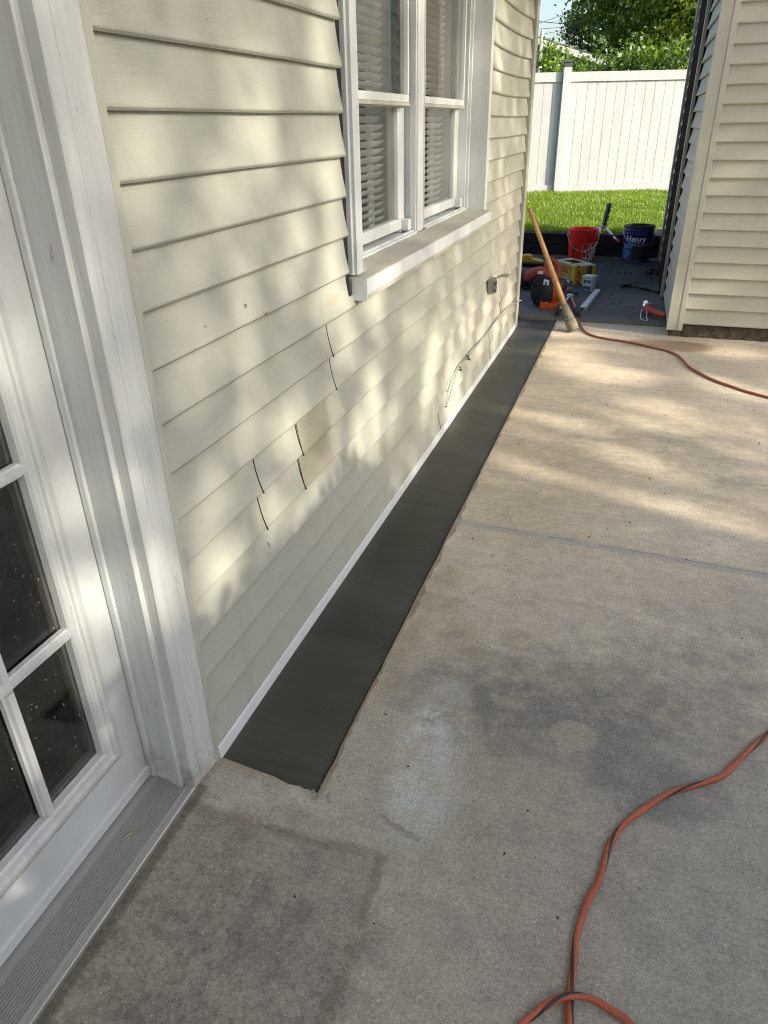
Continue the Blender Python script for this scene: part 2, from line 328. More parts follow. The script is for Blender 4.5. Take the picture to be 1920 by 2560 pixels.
MT['alu'] = plain('threshold aluminium', (0.41, 0.405, 0.385), 0.42, 0.5, var=0.05, scale=5)
MT['glass_door'] = mat_glass('door glass', 0.5, 0.012); MT['glass_win'] = mat_glass('window glass', 0.0, 0.05)
MT['blind'] = plain('white blind slats', (0.68, 0.68, 0.66), 0.5, var=0.04)
MT['room'] = plain('dark room walls', (0.09, 0.085, 0.08), 0.9); MT['roomfloor'] = plain('room floor', (0.05, 0.045, 0.04), 0.6)
MT['black'] = plain('black plastic', (0.016, 0.016, 0.016), 0.5, var=0.4, scale=40); MT['rubber'] = plain('black rubber', (0.018, 0.018, 0.02), 0.7)
MT['grey'] = plain('grey metal box', (0.3, 0.295, 0.27), 0.5, 0.3); MT['steel'] = plain('bare steel', (0.55, 0.55, 0.54), 0.3, 0.9)
MT['darkgrey'] = plain('dark grey plastic', (0.055, 0.06, 0.062), 0.5)
MT['cable'] = plain('grey cable', (0.3, 0.29, 0.26), 0.6)
MT['brown'] = mat_wood('dark brown door', (0.028, 0.014, 0.009), (0.04, 0.021, 0.013), (30, 30, 3), 0.95, 0.0005, 0.02)
MT['roof'] = plain('roof shingles', (0.1, 0.095, 0.09), 0.9, var=0.3, scale=8, bump=0.004, bscale=20)
MT['soffit'] = plain('white soffit', (0.7, 0.69, 0.66), 0.6)
MT['found'] = plain('mossy foundation', (0.07, 0.06, 0.038), 0.95, var=0.6, scale=20, bump=0.02, bscale=28)
MT['curb'] = plain('weathered dark timber', (0.013, 0.012, 0.011), 0.9, var=0.4, scale=9, bump=0.004)
MT['fence'] = mat_white_paint('white vinyl fence', (0.5, 0.525, 0.55), 0.03, (7, 7, 1.2), 0.0002)
MT['soil'] = plain('lawn soil', (0.09, 0.13, 0.02), 0.95, var=0.5, scale=5)
MT['earth'] = plain('far ground', (0.05, 0.07, 0.025), 0.95, var=0.4, scale=0.6)
MT['grass'] = mat_leaf('grass blades', (0.07, 0.17, 0.01), (0.25, 0.36, 0.025), 0.45, 2.6)
MT['leaf_mid'] = mat_leaf('mid green leaves', (0.08, 0.19, 0.02), (0.25, 0.4, 0.04), 0.5, 0.8)
MT['leaf_dark'] = mat_leaf('dark green leaves', (0.035, 0.09, 0.012), (0.12, 0.22, 0.024), 0.4, 1.1)
MT['leaf_pale'] = mat_leaf('pale olive leaves', (0.09, 0.11, 0.05), (0.15, 0.17, 0.08), 0.3, 1.2)
MT['leaf_lime'] = mat_leaf('yellow green leaves', (0.2, 0.3, 0.02), (0.46, 0.5, 0.04), 0.5, 1.2)
MT['leaf_shade'] = mat_leaf('shade tree leaves', (0.03, 0.07, 0.012), (0.06, 0.11, 0.02), 0.12, 1.0)
MT['bark'] = mat_wood('bark', (0.035, 0.027, 0.02), (0.085, 0.068, 0.05), (30, 30, 4), 0.95, 0.01)
MT['pole'] = mat_wood('worn ash wood', (0.3, 0.17, 0.075), (0.42, 0.26, 0.125), (40, 12, 12), 0.6)
MT['mortar'] = plain('dried mortar', (0.2, 0.18, 0.14), 0.95, var=0.35, scale=26, bump=0.004, bscale=50)
def mat_cord(name, a, b):
    g = G(name); n = g.noise(40, 4); s = g.noise(160, 3)
    c = g.mix(g.rng(n, 0.3, 0.7), a, b)
    c = g.mix(g.rng(g.noise(22, 6, 0.75), 0.5, 0.68, 0, 0.55), c, (0.16, 0.085, 0.06))
    c = g.mix(g.rng(s, 0.6, 0.7, 0, 0.7), c, (0.1, 0.05, 0.035))
    g.bsdf(c, 0.55, g.bump(s, 0.0006)); return g.m
MT['cord'] = mat_cord('orange cord jacket', (0.4, 0.085, 0.035), (0.5, 0.125, 0.055))
MT['cord2'] = mat_cord('dusty orange cord', (0.3, 0.085, 0.045), (0.38, 0.12, 0.065))
MT['cordblack'] = plain('black cord stripe', (0.035, 0.036, 0.038), 0.6)
MT['red'] = plain('red bucket plastic', (0.82, 0.025, 0.01), 0.45, var=0.16, scale=24)
MT['orange'] = plain('orange tool plastic', (0.58, 0.085, 0.018), 0.5, var=0.3, scale=30)
MT['faded'] = plain('faded red plastic', (0.42, 0.075, 0.05), 0.5, var=0.15)
MT['yellow'] = plain('yellow plastic', (0.66, 0.36, 0.012), 0.45)
MT['boxyellow'] = plain('yellow printed card', (0.62, 0.44, 0.02), 0.6, var=0.06)
MT['boxtop'] = plain('worn card top', (0.52, 0.46, 0.36), 0.75, var=0.2)
MT['inkred'] = plain('red print', (0.5, 0.012, 0.02), 0.6); MT['inkblack'] = plain('black print', (0.015, 0.014, 0.014), 0.6)
MT['inkwhite'] = plain('white print', (0.75, 0.75, 0.74), 0.5); MT['inkblue'] = plain('blue print', (0.02, 0.1, 0.34), 0.5)
MT['inkgreen'] = plain('green print', (0.03, 0.2, 0.1), 0.5); MT['inkbrown'] = plain('brown print', (0.22, 0.1, 0.06), 0.6)
MT['inkcyan'] = plain('light blue print', (0.06, 0.24, 0.42), 0.5); MT['inkviolet'] = plain('violet print', (0.3, 0.26, 0.33), 0.6)
MT['pail'] = plain('navy pail paint', (0.012, 0.016, 0.13), 0.45, var=0.4, scale=28)
MT['tub'] = plain('white tub plastic', (0.64, 0.66, 0.69), 0.45, var=0.14, scale=30)
MT['tar'] = plain('pale cut residue', (0.5, 0.48, 0.44), 0.6)
MT['chrome'] = plain('polished chrome', (0.75, 0.75, 0.74), 0.12, 1.0, var=0.05)
MT['bag'] = plain('crumpled black bag', (0.012, 0.012, 0.014), 0.25)
MT['board'] = plain('pale board', (0.66, 0.62, 0.54), 0.7)
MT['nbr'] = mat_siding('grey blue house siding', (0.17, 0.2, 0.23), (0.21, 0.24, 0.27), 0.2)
MT['wire'] = plain('power wire', (0.06, 0.06, 0.065), 0.7)
MT['straw'] = plain('dry leaf', (0.4, 0.33, 0.16), 0.8)
MT['crumb'] = plain('broken concrete', (0.34, 0.31, 0.26), 0.95, var=0.3, scale=90)
MT['litter'] = plain('dead leaf litter', (0.02, 0.017, 0.013), 0.9)

# ------------------------------------------------------------------ mesh helper
class MB:
    def __init__(s): s.v = []; s.f = []; s.m = []
    def add(s, vs, fs, m=0):
        o = len(s.v); s.v += [tuple(p) for p in vs]
        for f in fs: s.f.append(tuple(i + o for i in f)); s.m.append(m)
        return s
    def box(s, x0, x1, y0, y1, z0, z1, m=0, T=None):
        vs = [(x, y, z) for z in (z0, z1) for x, y in ((x0, y0), (x1, y0), (x1, y1), (x0, y1))]
        if T is not None: vs = [tuple(T @ Vector(p)) for p in vs]
        return s.add(vs, [(3, 2, 1, 0), (4, 5, 6, 7), (0, 1, 5, 4), (1, 2, 6, 5), (2, 3, 7, 6), (3, 0, 4, 7)], m)
    def prism(s, poly, a, b, fn, m=0):
        """poly 2-D outline swept from a to b; fn(u, v, w) gives the point"""
        n = len(poly)
        vs = [fn(u, v, a) for u, v in poly] + [fn(u, v, b) for u, v in poly]
        fs = [(i, (i + 1) % n, n + (i + 1) % n, n + i) for i in range(n)] + [tuple(range(n))[::-1], tuple(range(n, 2 * n))]
        return s.add(vs, fs, m)
    def tube(s, pts, r, seg=10, m=0, cap=True, mfun=None, flat=1.0):
        pts = [Vector(p) for p in pts]; n = len(pts)
        rr = r if isinstance(r, (list, tuple)) else [r] * n
        up = Vector((0, 0, 1)); vs = []; fs = []; ms = []
        for i, p in enumerate(pts):
            d = (pts[min(i + 1, n - 1)] - pts[max(i - 1, 0)]).normalized()
            a = d.cross(up)
            if a.length < 1e-3: a = d.cross(Vector((1, 0, 0)))
            a.normalize(); b = a.cross(d).normalized()
            for k in range(seg):
                t = 2 * math.pi * k / seg
                vs.append(p + a * (math.cos(t) * rr[i]) + b * (math.sin(t) * rr[i] * flat))
        for i in range(n - 1):
            for k in range(seg):
                fs.append((i * seg + k, i * seg + (k + 1) % seg, (i + 1) * seg + (k + 1) % seg, (i + 1) * seg + k))
                ms.append(mfun(i, k) if mfun else m)
        if cap:
            fs.append(tuple(range(seg))[::-1]); ms.append(m)
            fs.append(tuple(range((n - 1) * seg, n * seg))); ms.append(m)
        o = len(s.v); s.v += [tuple(p) for p in vs]
        for f, mm in zip(fs, ms): s.f.append(tuple(i + o for i in f)); s.m.append(mm)
        return s
    def lathe(s, prof, T, seg=28, m=0, close=False):
        """prof of (radius, height) turned about local z and placed by matrix T"""
        n = len(prof); vs = []; fs = []
        for r, z in prof:
            for k in range(seg):
                t = 2 * math.pi * k / seg; vs.append(T @ Vector((r * math.cos(t), r * math.sin(t), z)))
        for i in range(n - 1):
            for k in range(seg): fs.append((i * seg + k, i * seg + (k + 1) % seg, (i + 1) * seg + (k + 1) % seg, (i + 1) * seg + k))
        if close:
            fs.append(tuple(range(seg))[::-1]); fs.append(tuple(range((n - 1) * seg, n * seg)))
        return s.add(vs, fs, m)
    def build(s, name, mats, parent=None, smooth=False, bevel=0.0, segs=2):
        me = bpy.data.meshes.new(name); me.from_pydata(s.v, [], s.f)
        for m in (mats if isinstance(mats, (list, tuple)) else [mats]): me.materials.append(MT[m] if isinstance(m, str) else m)
        me.polygons.foreach_set('material_index', s.m)
        if smooth: me.polygons.foreach_set('use_smooth', [True] * len(me.polygons))
        me.update()
        o = bpy.data.objects.new(name, me); COL.objects.link(o)
        if bevel:
            b = o.modifiers.new('bevel', 'BEVEL'); b.width = bevel; b.segments = segs; b.limit_method = 'ANGLE'; b.angle_limit = math.radians(40)
        if smooth:
            try: me.set_sharp_from_angle(angle=math.radians(40))
            except Exception: pass
        if parent is not None:
            o.parent = parent
            if parent.type == 'EMPTY': o.matrix_parent_inverse = Matrix.Translation(-Vector(parent.location))
        return o
def thing(name, label, cat, loc=(0, 0, 0), group=None):
    o = bpy.data.objects.new(name, None); COL.objects.link(o); o.location = loc; o.empty_display_size = 0.1
    return tag(o, label, cat, group)
def tag(o, label, cat, group=None):
    o['label'] = label; o['category'] = cat
    if group: o['group'] = group
    return o
def structure(o, kind='structure'):
    o['kind'] = kind; return o
def frame(o, ux, uz=(0, 0, 1)):
    """4x4 with local x along ux, local z along uz (as near as it can), origin o"""
    z = Vector(uz).normalized(); x = Vector(ux); x = (x - z * x.dot(z)).normalized(); y = z.cross(x)
    return Matrix(((x[0], y[0], z[0], o[0]), (x[1], y[1], z[1], o[1]), (x[2], y[2], z[2], o[2]), (0, 0, 0, 1)))
def spline(pts, k=8):
    pts = [Vector(p) for p in pts]; out = []
    for i in range(len(pts) - 1):
        p0, p1, p2, p3 = pts[max(i - 1, 0)], pts[i], pts[i + 1], pts[min(i + 2, len(pts) - 1)]
        for j in range(k):
            t = j / k
            out.append(0.5 * ((2 * p1) + (p2 - p0) * t + (2 * p0 - 5 * p1 + 4 * p2 - p3) * t * t + (3 * p1 - p0 - 3 * p2 + p3) * t ** 3))
    return out + [pts[-1]]
def text_geo(body, size, bold=0.0):
    cu = bpy.data.curves.new('t', 'FONT'); cu.body = body; cu.size = size; cu.offset = bold; cu.align_x = 'CENTER'; cu.align_y = 'CENTER'
    cu.resolution_u = 3
    o = bpy.data.objects.new('t', cu); COL.objects.link(o)
    dg = bpy.context.evaluated_depsgraph_get(); dg.update()
    me = bpy.data.meshes.new_from_object(o.evaluated_get(dg))
    vs = [tuple(v.co) for v in me.vertices]; fs = [tuple(p.vertices) for p in me.polygons]
    bpy.data.objects.remove(o); bpy.data.curves.remove(cu); bpy.data.meshes.remove(me)
    return vs, fs
RND = random.Random(7)
def wob(a, b, c=0.0):
    return math.sin(a * 3.1 + b * 1.7 + c) * 0.5 + math.sin(a * 7.3 - b * 2.9 + c * 1.3) * 0.3 + math.sin(a * 13.7 + b * 5.1 + c * 0.7) * 0.2

# ================================================================== GROUND
Z_BACK = 0.012; Y_END = 5.53; CURB_Y = 8.47; LAWN_Z = 0.225
m = MB()
ys = np.arange(-4.0, 1.03, 0.25).tolist()
# front slab: everything right of the strip, with a broken edge along the fresh cement
edge = []
yy = 1.03
while yy < 5.5:
    edge.append((0.2712 + 0.001 * wob(yy * 4, 1) + (0.002 if RND.random() < 0.06 else 0), yy)); yy += 0.018 + RND.random() * 0.016
edge.append((0.272, 5.53))
near = [(0.0 + i * 0.02, 1.03 - 0.014 * i / 13 - 0.012 * (i / 13) + 0.0012 * wob(i, 2)) for i in range(14)]
near[9] = (near[9][0], near[9][1] - 0.003); near[10] = (near[10][0], near[10][1] - 0.005); near[12] = (near[12][0], near[12][1] - 0.002)
def flat(pts_a, xr, z, m_):
    for (x0, y0), (x1, y1) in zip(pts_a[:-1], pts_a[1:]):
        m_.add([(x0, y0, z), (xr, y0, z), (xr, y1, z), (x1, y1, z)], [(0, 1, 2, 3)])
        m_.add([(x0, y0, z), (x1, y1, z), (x1, y1, z - 0.05), (x0, y0, z - 0.05)], [(0, 1, 2, 3)])
flat([(0.272, 1.002)] + edge, 9.0, 0.0, m)
for (x0, y0), (x1, y1) in zip(near[:-1], near[1:]):
    m.add([(x0, -6, 0), (x1, -6, 0), (x1, y1, 0), (x0, y0, 0)], [(0, 1, 2, 3)])
    m.add([(x0, y0, 0), (x1, y1, 0), (x1, y1, -0.05), (x0, y0, -0.05)], [(0, 1, 2, 3)])
m.add([(near[-1][0], -6, 0), (9, -6, 0), (9, 1.002, 0), (0.272, 1.002, 0), (near[-1][0], near[-1][1], 0)], [(0, 1, 2, 3, 4)])
m.add([(-0.3, -6, 0), (0.0, -6, 0), (0.0, 1.03, 0), (-0.3, 1.03, 0)], [(0, 1, 2, 3)])
structure(m.build('patio', 'concrete'))
m = MB()
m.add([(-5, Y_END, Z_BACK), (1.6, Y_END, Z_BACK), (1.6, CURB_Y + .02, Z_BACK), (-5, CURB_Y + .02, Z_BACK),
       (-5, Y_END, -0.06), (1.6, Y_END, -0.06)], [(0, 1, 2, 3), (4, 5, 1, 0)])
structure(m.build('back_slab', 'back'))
m = MB(); m.add([(-260, -200, -0.07), (260, -200, -0.07), (260, 320, -0.07), (-260, 320, -0.07)], [(0, 1, 2, 3)])
structure(m.build('ground', 'earth'))
m = MB(); m.box(-6, 9, CURB_Y + 0.14, 60, -0.06, LAWN_Z); structure(m.build('lawn', 'soil'))

# fresh cement strip
m = MB()
nx, ny = 10, 150
for j in range(ny + 1):
    y = 1.0 + (5.517 - 1.0) * j / ny
    for i in range(nx + 1):
        u = i / nx
        xo = 0.2665 + 0.0012 * wob(y * 6, 3)
        yy = max(y, 1.026 - 0.028 * u + 0.002 * wob(u * 9, 4)) if j < 3 else y
        zz = -0.003 + 0.0012 * wob(u * 2, y * 3) - (0.006 if i == nx else 0) - (0.004 if j == 0 else 0)
        m.v.append((u * xo, yy, zz))
for j in range(ny):
    for i in range(nx):
        a = j * (nx + 1) + i; m.f.append((a, a + 1, a + nx + 2, a + nx + 1)); m.m.append(0)
m.box(0.0, 0.262, 1.03, 5.51, -0.06, -0.012)
cs = m.build('cement_strip', 'strip', smooth=True)
tag(cs, 'long dark band of fresh wet cement troweled along the foot of the house wall', 'cement strip')

# ================================================================== HOUSE
Y0, Y1, HZ = -3.0, 5.24, 2.42
house = thing('house', 'cream vinyl sided house wall with white double window and glass patio door', 'house', (0, 1.0, 0))
SZ0, SP = 0.036, 0.1008
def lap(mb, fn, s0, s1, za, zb, zc, mat=0, d=0.017, n0=-0.007, step=0.16, wav=0.001, gapm=None, capl=True, capr=True, sag=None):
    """one siding course: fn(s, n, z); bottom edge at za, top at zb (hidden under the next), butt sticks out d; zc clips the top"""
    US = [0, 0.25, 0.5, 0.7, 0.85, 0.93, 0.965, 0.985, 1.0]
    RO = {0.985: 0.0008, 1.0: 0.003}
    k = max(1, int(round((s1 - s0) / step))); rows = []
    for i in range(k + 1):
        s = s0 + (s1 - s0) * i / k; row = []
        for u in US:
            z = zb + (za - zb) * u
            if z > zc: z = zc; u = (zb - z) / (zb - za)
            w = wav * wob(s * 2.3, za * 9) * u + (0.0006 * wob(s * 9, za * 31) if wav else 0)
            sg = sag(s, z) if sag else 0
            row.append((s, n0 + d * min(u, 0.965) ** 1.7 - RO.get(u, 0) + w, z + sg + wav * 0.8 * wob(s * 1.7, za * 17, 2)))
        s_, n_, z_ = row[-1]
        row.append((s_, n_ - 0.0015, z_ - 0.0022)); row.append((s_, n0 - 0.006, z_ - 0.001))
        rows.append(row)
    w = len(rows[0]); vs = [fn(*p) for row in rows for p in row]
    fs = [(i * w + j, i * w + j + 1, (i + 1) * w + j + 1, (i + 1) * w + j) for i in range(k) for j in range(w - 1)]
    mb.add(vs, fs, mat)
def seam(mb, fn, s, za, zb, mat, d=0.017, n0=-0.007, r=0.0014, lean=0.006):
    pts = []
    for u in (0.02, 0.2, 0.4, 0.6, 0.8, 0.92, 1.0):
        pts.append(fn(s + lean * u ** 2, n0 + d * u ** 1.7 + 0.0011, zb + (za - zb) * u))
    mb.tube(pts, [r * 0.7] + [r] * 5 + [r * 1.6], 6, mat)
hf = lambda s, n, z: (n, s, z)
def hsag(s, z):
    if z < 1.1 or s < 3.9: return 0
    return -0.012 * math.sin(math.pi * min(1, max(0, (s - 3.92) / 1.25))) * min(1, (z - 1.1) / 0.6)
S = MB(); WL, WR = 2.03, 3.92           # outer edges of the window casing
SPL = {7: [1.84], 6: [1.85], 5: [1.366, 1.6, 1.797], 4: [1.366, 1.598, 1.806], 3: [4.565], 2: [4.59], 1: [4.26], 0: [3.1, 4.305]}
for k in range(0, 26):
    za = SZ0 + SP * k; zb = za + SP + 0.012
    if za > HZ: break
    lap(S, hf, Y0, -0.09, za, zb, 9)
    if k <= 7:
        cuts = [1.0245] + SPL.get(k, []) + [5.168]
        for a, b in zip(cuts[:-1], cuts[1:]):
            tan = k in (4, 5) and 1.59 < a < 1.7
            odd = cuts.index(a) % 2
            lap(S, hf, a, b, za, zb, 9, mat=1 if tan else 0, n0=-0.007 + (0.0016 if tan else 0.0) - (0.0004 if odd and not tan else 0))
        for c in SPL.get(k, []):
            if 1.7 < c < 1.82: continue
            seam(S, hf, c - 0.006, za, za + SP, 2)
    else:
        lap(S, hf, 1.0245, 1.994 - 0.004 * (k % 2), za, zb, 9, d=0.018)
        lap(S, hf, 3.93, 5.168, za, zb, 9, sag=hsag)
        if k == 8: lap(S, hf, 1.994, 3.93, za, zb, 0.876)
S.build('siding', ['siding', 'siding_tan', 'gap'], house, smooth=True)
# wall behind the siding, with real openings
DO0, DO1, DH = -0.05, 0.915, 2.06       # door opening
WO0, WO1, WZ0, WZ1 = 2.09, 3.86, 0.93, 1.90
B = MB()
bx0, bx1 = -0.16, -0.013
B.box(bx0, bx1, Y0, DO0 - 0.03, -0.05, HZ); B.box(bx0, bx1, DO1 + 0.03, WO0 - 0.02, -0.05, HZ)
B.box(bx0, bx1, WO1 + 0.02, 5.2, -0.05, HZ)
B.box(bx0, bx1, WO0 - 0.02, WO1 + 0.02, -0.05, 0.865); B.box(bx0, bx1, WO0 - 0.02, WO1 + 0.02, WZ1 + 0.04, HZ)
B.box(bx0, bx1, DO0 - 0.03, DO1 + 0.03, DH + 0.03, HZ)
B.build('wall', 'sheath', house)
# far and near end walls, roof with eave
E_ = MB()
for k in range(0, 26):
    za = SZ0 + SP * k
    lap(E_, lambda s, n, z: (s, 5.262 + n, z), -6.0, -0.06, za, za + SP + 0.012, 9, step=1.0, wav=0)
E_.box(-6, -0.05, 5.1, 5.252, -0.05, HZ)
E_.box(-6, -0.17, Y0, Y0 + 0.1, -0.05, HZ); E_.box(-6.1, -6.0, Y0, 5.25, -0.05, HZ)
E_.build('end_wall', ['siding'], house)
R_ = MB()
R_.prism([(0.9, 2.4), (0.9, 2.5), (-3.05, 4.1), (-6.5, 2.62), (-6.5, 2.5)], Y0 - 0.3, 5.32, lambda u, v, w: (u, w, v))  # unseen eave, overhang deepened to darken the upper siding
R_.build('roof', 'roof', house)
R_ = MB(); R_.box(-0.01, 0.89, Y0 - 0.28, 5.3, 2.375, 2.398); R_.box(0.885, 0.915, Y0 - 0.28, 5.3, 2.375, 2.53)
R_.build('soffit', 'soffit', house)
# rooms behind the openings
K = MB()
K.box(-2.2, -0.165, 1.9, 4.05, 0.5, 0.52); K.box(-2.2, -0.165, 1.9, 4.05, 2.3, 2.32); K.box(-2.22, -2.2, 1.9, 4.05, 0.5, 2.32)
K.box(-2.2, -0.165, 1.88, 1.9, 0.5, 2.32); K.box(-2.2, -0.165, 4.05, 4.07, 0.5, 2.32)
K.box(-2.6, -0.2, -1.5, 1.5, 2.3, 2.32); K.box(-2.62, -2.6, -1.5, 1.5, 0, 2.32); K.box(-2.6, -0.2, -1.52, -1.5, 0, 2.32); K.box(-2.6, -0.2, 1.5, 1.52, 0, 2.32)
K.box(-2.6, -0.16, -1.5, 1.5, -0.02, 0.0, 1)
K.build('room', ['room', 'roomfloor'], house)
# corner post, starter strip, door-side J trim
m = MB()
m.box(-0.06, 0.017, 5.203, 5.285, 0.0, HZ); m.box(-0.1, -0.06, 5.24, 5.287, 0.0, HZ)
m.build('corner_post', 'trimcream', house, bevel=0.004)
m = MB(); m.prism([(0.001, -0.004), (0.0135, -0.004), (0.0125, 0.032), (0.011, 0.0345), (-0.008, 0.0345), (-0.008, -0.004)], 1.024, 5.2, lambda u, v, w: (u, w, v))
m.build('starter_strip', 'basetrim', house)
m = MB()
m.prism([(-0.012, 1.0035), (0.0145, 1.0035), (0.0145, 1.0175), (0.0105, 1.0195), (0.0105, 1.0275), (-0.001, 1.0275), (-0.001, 1.018), (-0.012, 1.018)], 0.004, HZ, lambda u, v, w: (u, v, w))
m.build('side_channel', 'trimcream', house, bevel=0.0012)
for q in ((1.985, 2.026, 0.86, 2.0), (5.16, 5.204, 0.03, HZ), (3.92, 3.94, 0.86, 2.0)):
    m = MB(); m.box(-0.03, -0.008, *q); m.build('channel_gap', 'gap', house)

# ---- window: aluminium-wrapped casing, deep reveal, mullion, two double-hung sashes, blinds
win = MB()
def prof_y(poly, z0, z1): win.prism(poly, z0, z1, lambda u, v, w: (u, v, w))
prof_y([(-0.1, 2.03), (0.004, 2.03), (0.006, 2.037), (0.0165, 2.037), (0.0165, 2.088), (-0.1, 2.088)], 0.93, 1.96)    # left casing with its groove
prof_y([(-0.1, 3.862), (0.0165, 3.862), (0.0165, 3.918), (-0.03, 3.918), (-0.1, 3.918)], 0.925, 1.96)          # right casing and reveal
win.box(-0.1, 0.0165, 2.089, 3.861, 1.90, 1.96)
XF = -0.08
# sash tracks and mullion
win.box(XF - 0.06, XF, 2.089, 2.14, 0.935, 1.9)
win.box(XF - 0.07, XF, 2.955, 3.072, 0.93, 1.9); win.box(XF, XF + 0.006, 2.972, 3.04, 0.931, 1.9)
for y in (2.952, 3.075): win.box(XF - 0.02, XF + 0.004, y - 0.003, y + 0.003, 0.932, 1.9)
win.box(XF - 0.06, XF, 3.835, 3.861, 0.935, 1.9); win.box(XF, XF + 0.012, 3.846, 3.8615, 0.934, 1.9)
for a, b in ((2.141, 2.948), (3.079, 3.834)):
    win.box(XF - 0.012, XF, a, b, 0.931, 0.943); win.box(XF + 0.004, XF + 0.012, a, b, 0.929, 0.938)
    win.box(XF - 0.075, XF - 0.02, a - 0.002, b + 0.002, 0.925, 0.934)
for a in (2.90, 3.789):                                      # side tracks right of each sash, with the little stops; dark upper length paints the shaded gap
    win.box(XF - 0.075, XF - 0.042, a, a + 0.047, 0.936, 1.37); win.box(XF - 0.075, XF - 0.055, a + 0.012, a + 0.047, 1.372, 1.9, 1); win.box(XF - 0.041, XF - 0.012, a + 0.002, a + 0.045, 0.944, 0.985)
w_ob = win.build('window', ['white', 'darkgrey'], house, bevel=0.0015)
m = MB()
m.prism([(-0.079, 0.929), (-0.079, 0.86), (0.044, 0.86), (0.044, 0.878), (0.045, 0.918), (0.043, 0.922)], 2.03, 3.9, lambda u, v, w: (u, w, v))
m.build('sill', 'sill', w_ob, bevel=0.002)
m = MB(); m.box(0.0452, 0.0478, 2.0305, 3.899, 0.877, 0.9215); m.box(0.0, 0.0478, 2.0265, 2.0292, 0.859, 0.9225)
m.tube([(0.03, 2.026, 0.91), (0.03, 2.0245, 0.91)], 0.003, 8)
m.build('sill_wrap', 'white', w_ob)
m = MB(); m.prism([(0.0, 0.84), (0.012, 0.842), (0.017, 0.858), (0.03, 0.8595), (0.0, 0.8595)], 2.04, 3.9, lambda u, v, w: (u, w, v)); m.build('under_sill_trim', 'trimcream', w_ob)
for a, b in ((2.141, 2.905), (3.079, 3.794)):
    up = MB(); x0, x1 = XF - 0.034, XF - 0.008
    up.box(x0, x1, a, b, 1.386, 1.41); up.box(x0, x1, a, a + 0.018, 1.411, 1.86); up.box(x0, x1, b - 0.018, b, 1.411, 1.86); up.box(x0, x1, a, b, 1.861, 1.9)
    up.box(x0 - 0.012, x1 + 0.003, a, b, 1.374, 1.3855, 1)
    so = up.build('upper_sash', ['white', 'sill'], w_ob, bevel=0.0015)
    lo = MB(); x0, x1 = XF - 0.068, XF - 0.04
    lo.box(x0, x1, a, b, 0.95, 0.99); lo.box(x0, x1, a, a + 0.02, 0.991, 1.37); lo.box(x0, x1, b - 0.045, b, 0.991, 1.37); lo.box(x0, x1, a, b, 1.371, 1.4)
    lo.build('lower_sash', 'white', w_ob, bevel=0.0015)
    g1 = MB(); x = XF - 0.022; g1.add([(x, a + 0.014, 1.408), (x, b - 0.014, 1.408), (x, b - 0.014, 1.866), (x, a + 0.014, 1.866)], [(0, 1, 2, 3)])
    g1.build('pane', 'glass_win', w_ob)
    g1 = MB(); x = XF - 0.054; g1.add([(x, a + 0.016, 0.986), (x, b - 0.04, 0.986), (x, b - 0.04, 1.374), (x, a + 0.016, 1.374)], [(0, 1, 2, 3)])
    g1.build('pane', 'glass_win', w_ob)
    bl = MB(); z = 0.965
    while z < 1.88:
        tl = 0.0095 + 0.0012 * wob(z * 3, a)
        bl.prism([(-0.202, z - tl), (-0.19, z - 0.001), (-0.179, z + tl), (-0.1795, z + tl + 0.001), (-0.19, z + 0.0008), (-0.2025, z - tl + 0.001)], a + 0.01, b - 0.03, lambda u, v, w: (u, w, v))
        z += 0.0262
    for y in (a + 0.1, b - 0.2): bl.tube([(-0.17, y, 0.96), (-0.17, y, 1.89)], 0.0012, 5)
    bl.build('blind', 'blind', w_ob)
    rv = MB(); rv.box(-0.26, -0.16, b + 0.002, b + 0.012, 0.93, 1.9); rv.box(-0.26, -0.16, a - 0.03, a - 0.02, 0.93, 1.9); rv.box(-0.29, -0.155, a - 0.02, b + 0.002, 0.915, 0.93)
    rv.box(-0.23, -0.225, b - 0.09, b - 0.02, 0.935, 1.9)
    rv.build('inner_reveal', 'blind', w_ob)
lt = MB(); lt.box(-0.01, 0.012, 2.0895, 2.1, 0.9275, 0.95); lt.box(0.012, 0.02, 2.0895, 2.096, 0.93, 0.945); lt.build('latch', 'white', w_ob, bevel=0.002)

# ---- door casing, jamb, door with divided glass, threshold
m = MB()
m.prism([(-0.013, 0.9145), (0.0105, 0.9145), (0.013, 0.9175), (0.013, 0.941), (0.0108, 0.942), (0.0108, 0.944), (0.0128, 0.945), (0.0145, 0.954), (0.017, 0.962), (0.0182, 0.964), (0.0182, 0.974), (0.0165, 0.9755), (0.0168, 0.978), (0.018, 0.979), (0.018, 0.996), (0.015, 1.0025), (-0.013, 1.0025)], 0.018, HZ, lambda u, v, w: (u, v, w))
m.box(-0.012, 0.016, DO0 - 0.075, DO0 - 0.012, 0.018, 2.15); m.box(-0.012, 0.016, DO0 - 0.011, 0.913, 2.06, 2.15)
dc = m.build('door_casing', 'casing', house, bevel=0.0018)
m = MB()
m.prism([(-0.16, 0.9125), (-0.0845, 0.9115), (-0.0145, 0.9025), (-0.0125, 0.9045), (-0.0125, 0.9138), (-0.0135, 0.93), (-0.16, 0.944)], 0.022, 2.06, lambda u, v, w: (u, v, w))
m.prism([(-0.0975, 0.9055), (-0.085, 0.9055), (-0.0825, 0.908), (-0.0825, 0.9118), (-0.0975, 0.9118)], 0.034, 2.05, lambda u, v, w: (u, v, w))
m.box(-0.16, -0.012, DO0 - 0.029, DO0 + 0.0, 0.022, 2.06); m.box(-0.16, -0.012, DO0 + 0.001, 0.911, 2.03, 2.06)
m.build('door_jamb', 'casing', house, bevel=0.0012)
DX = -0.1; DY0, DY1, DZ0, DZ1 = DO0 + 0.004, 0.9155, 0.042, 2.02
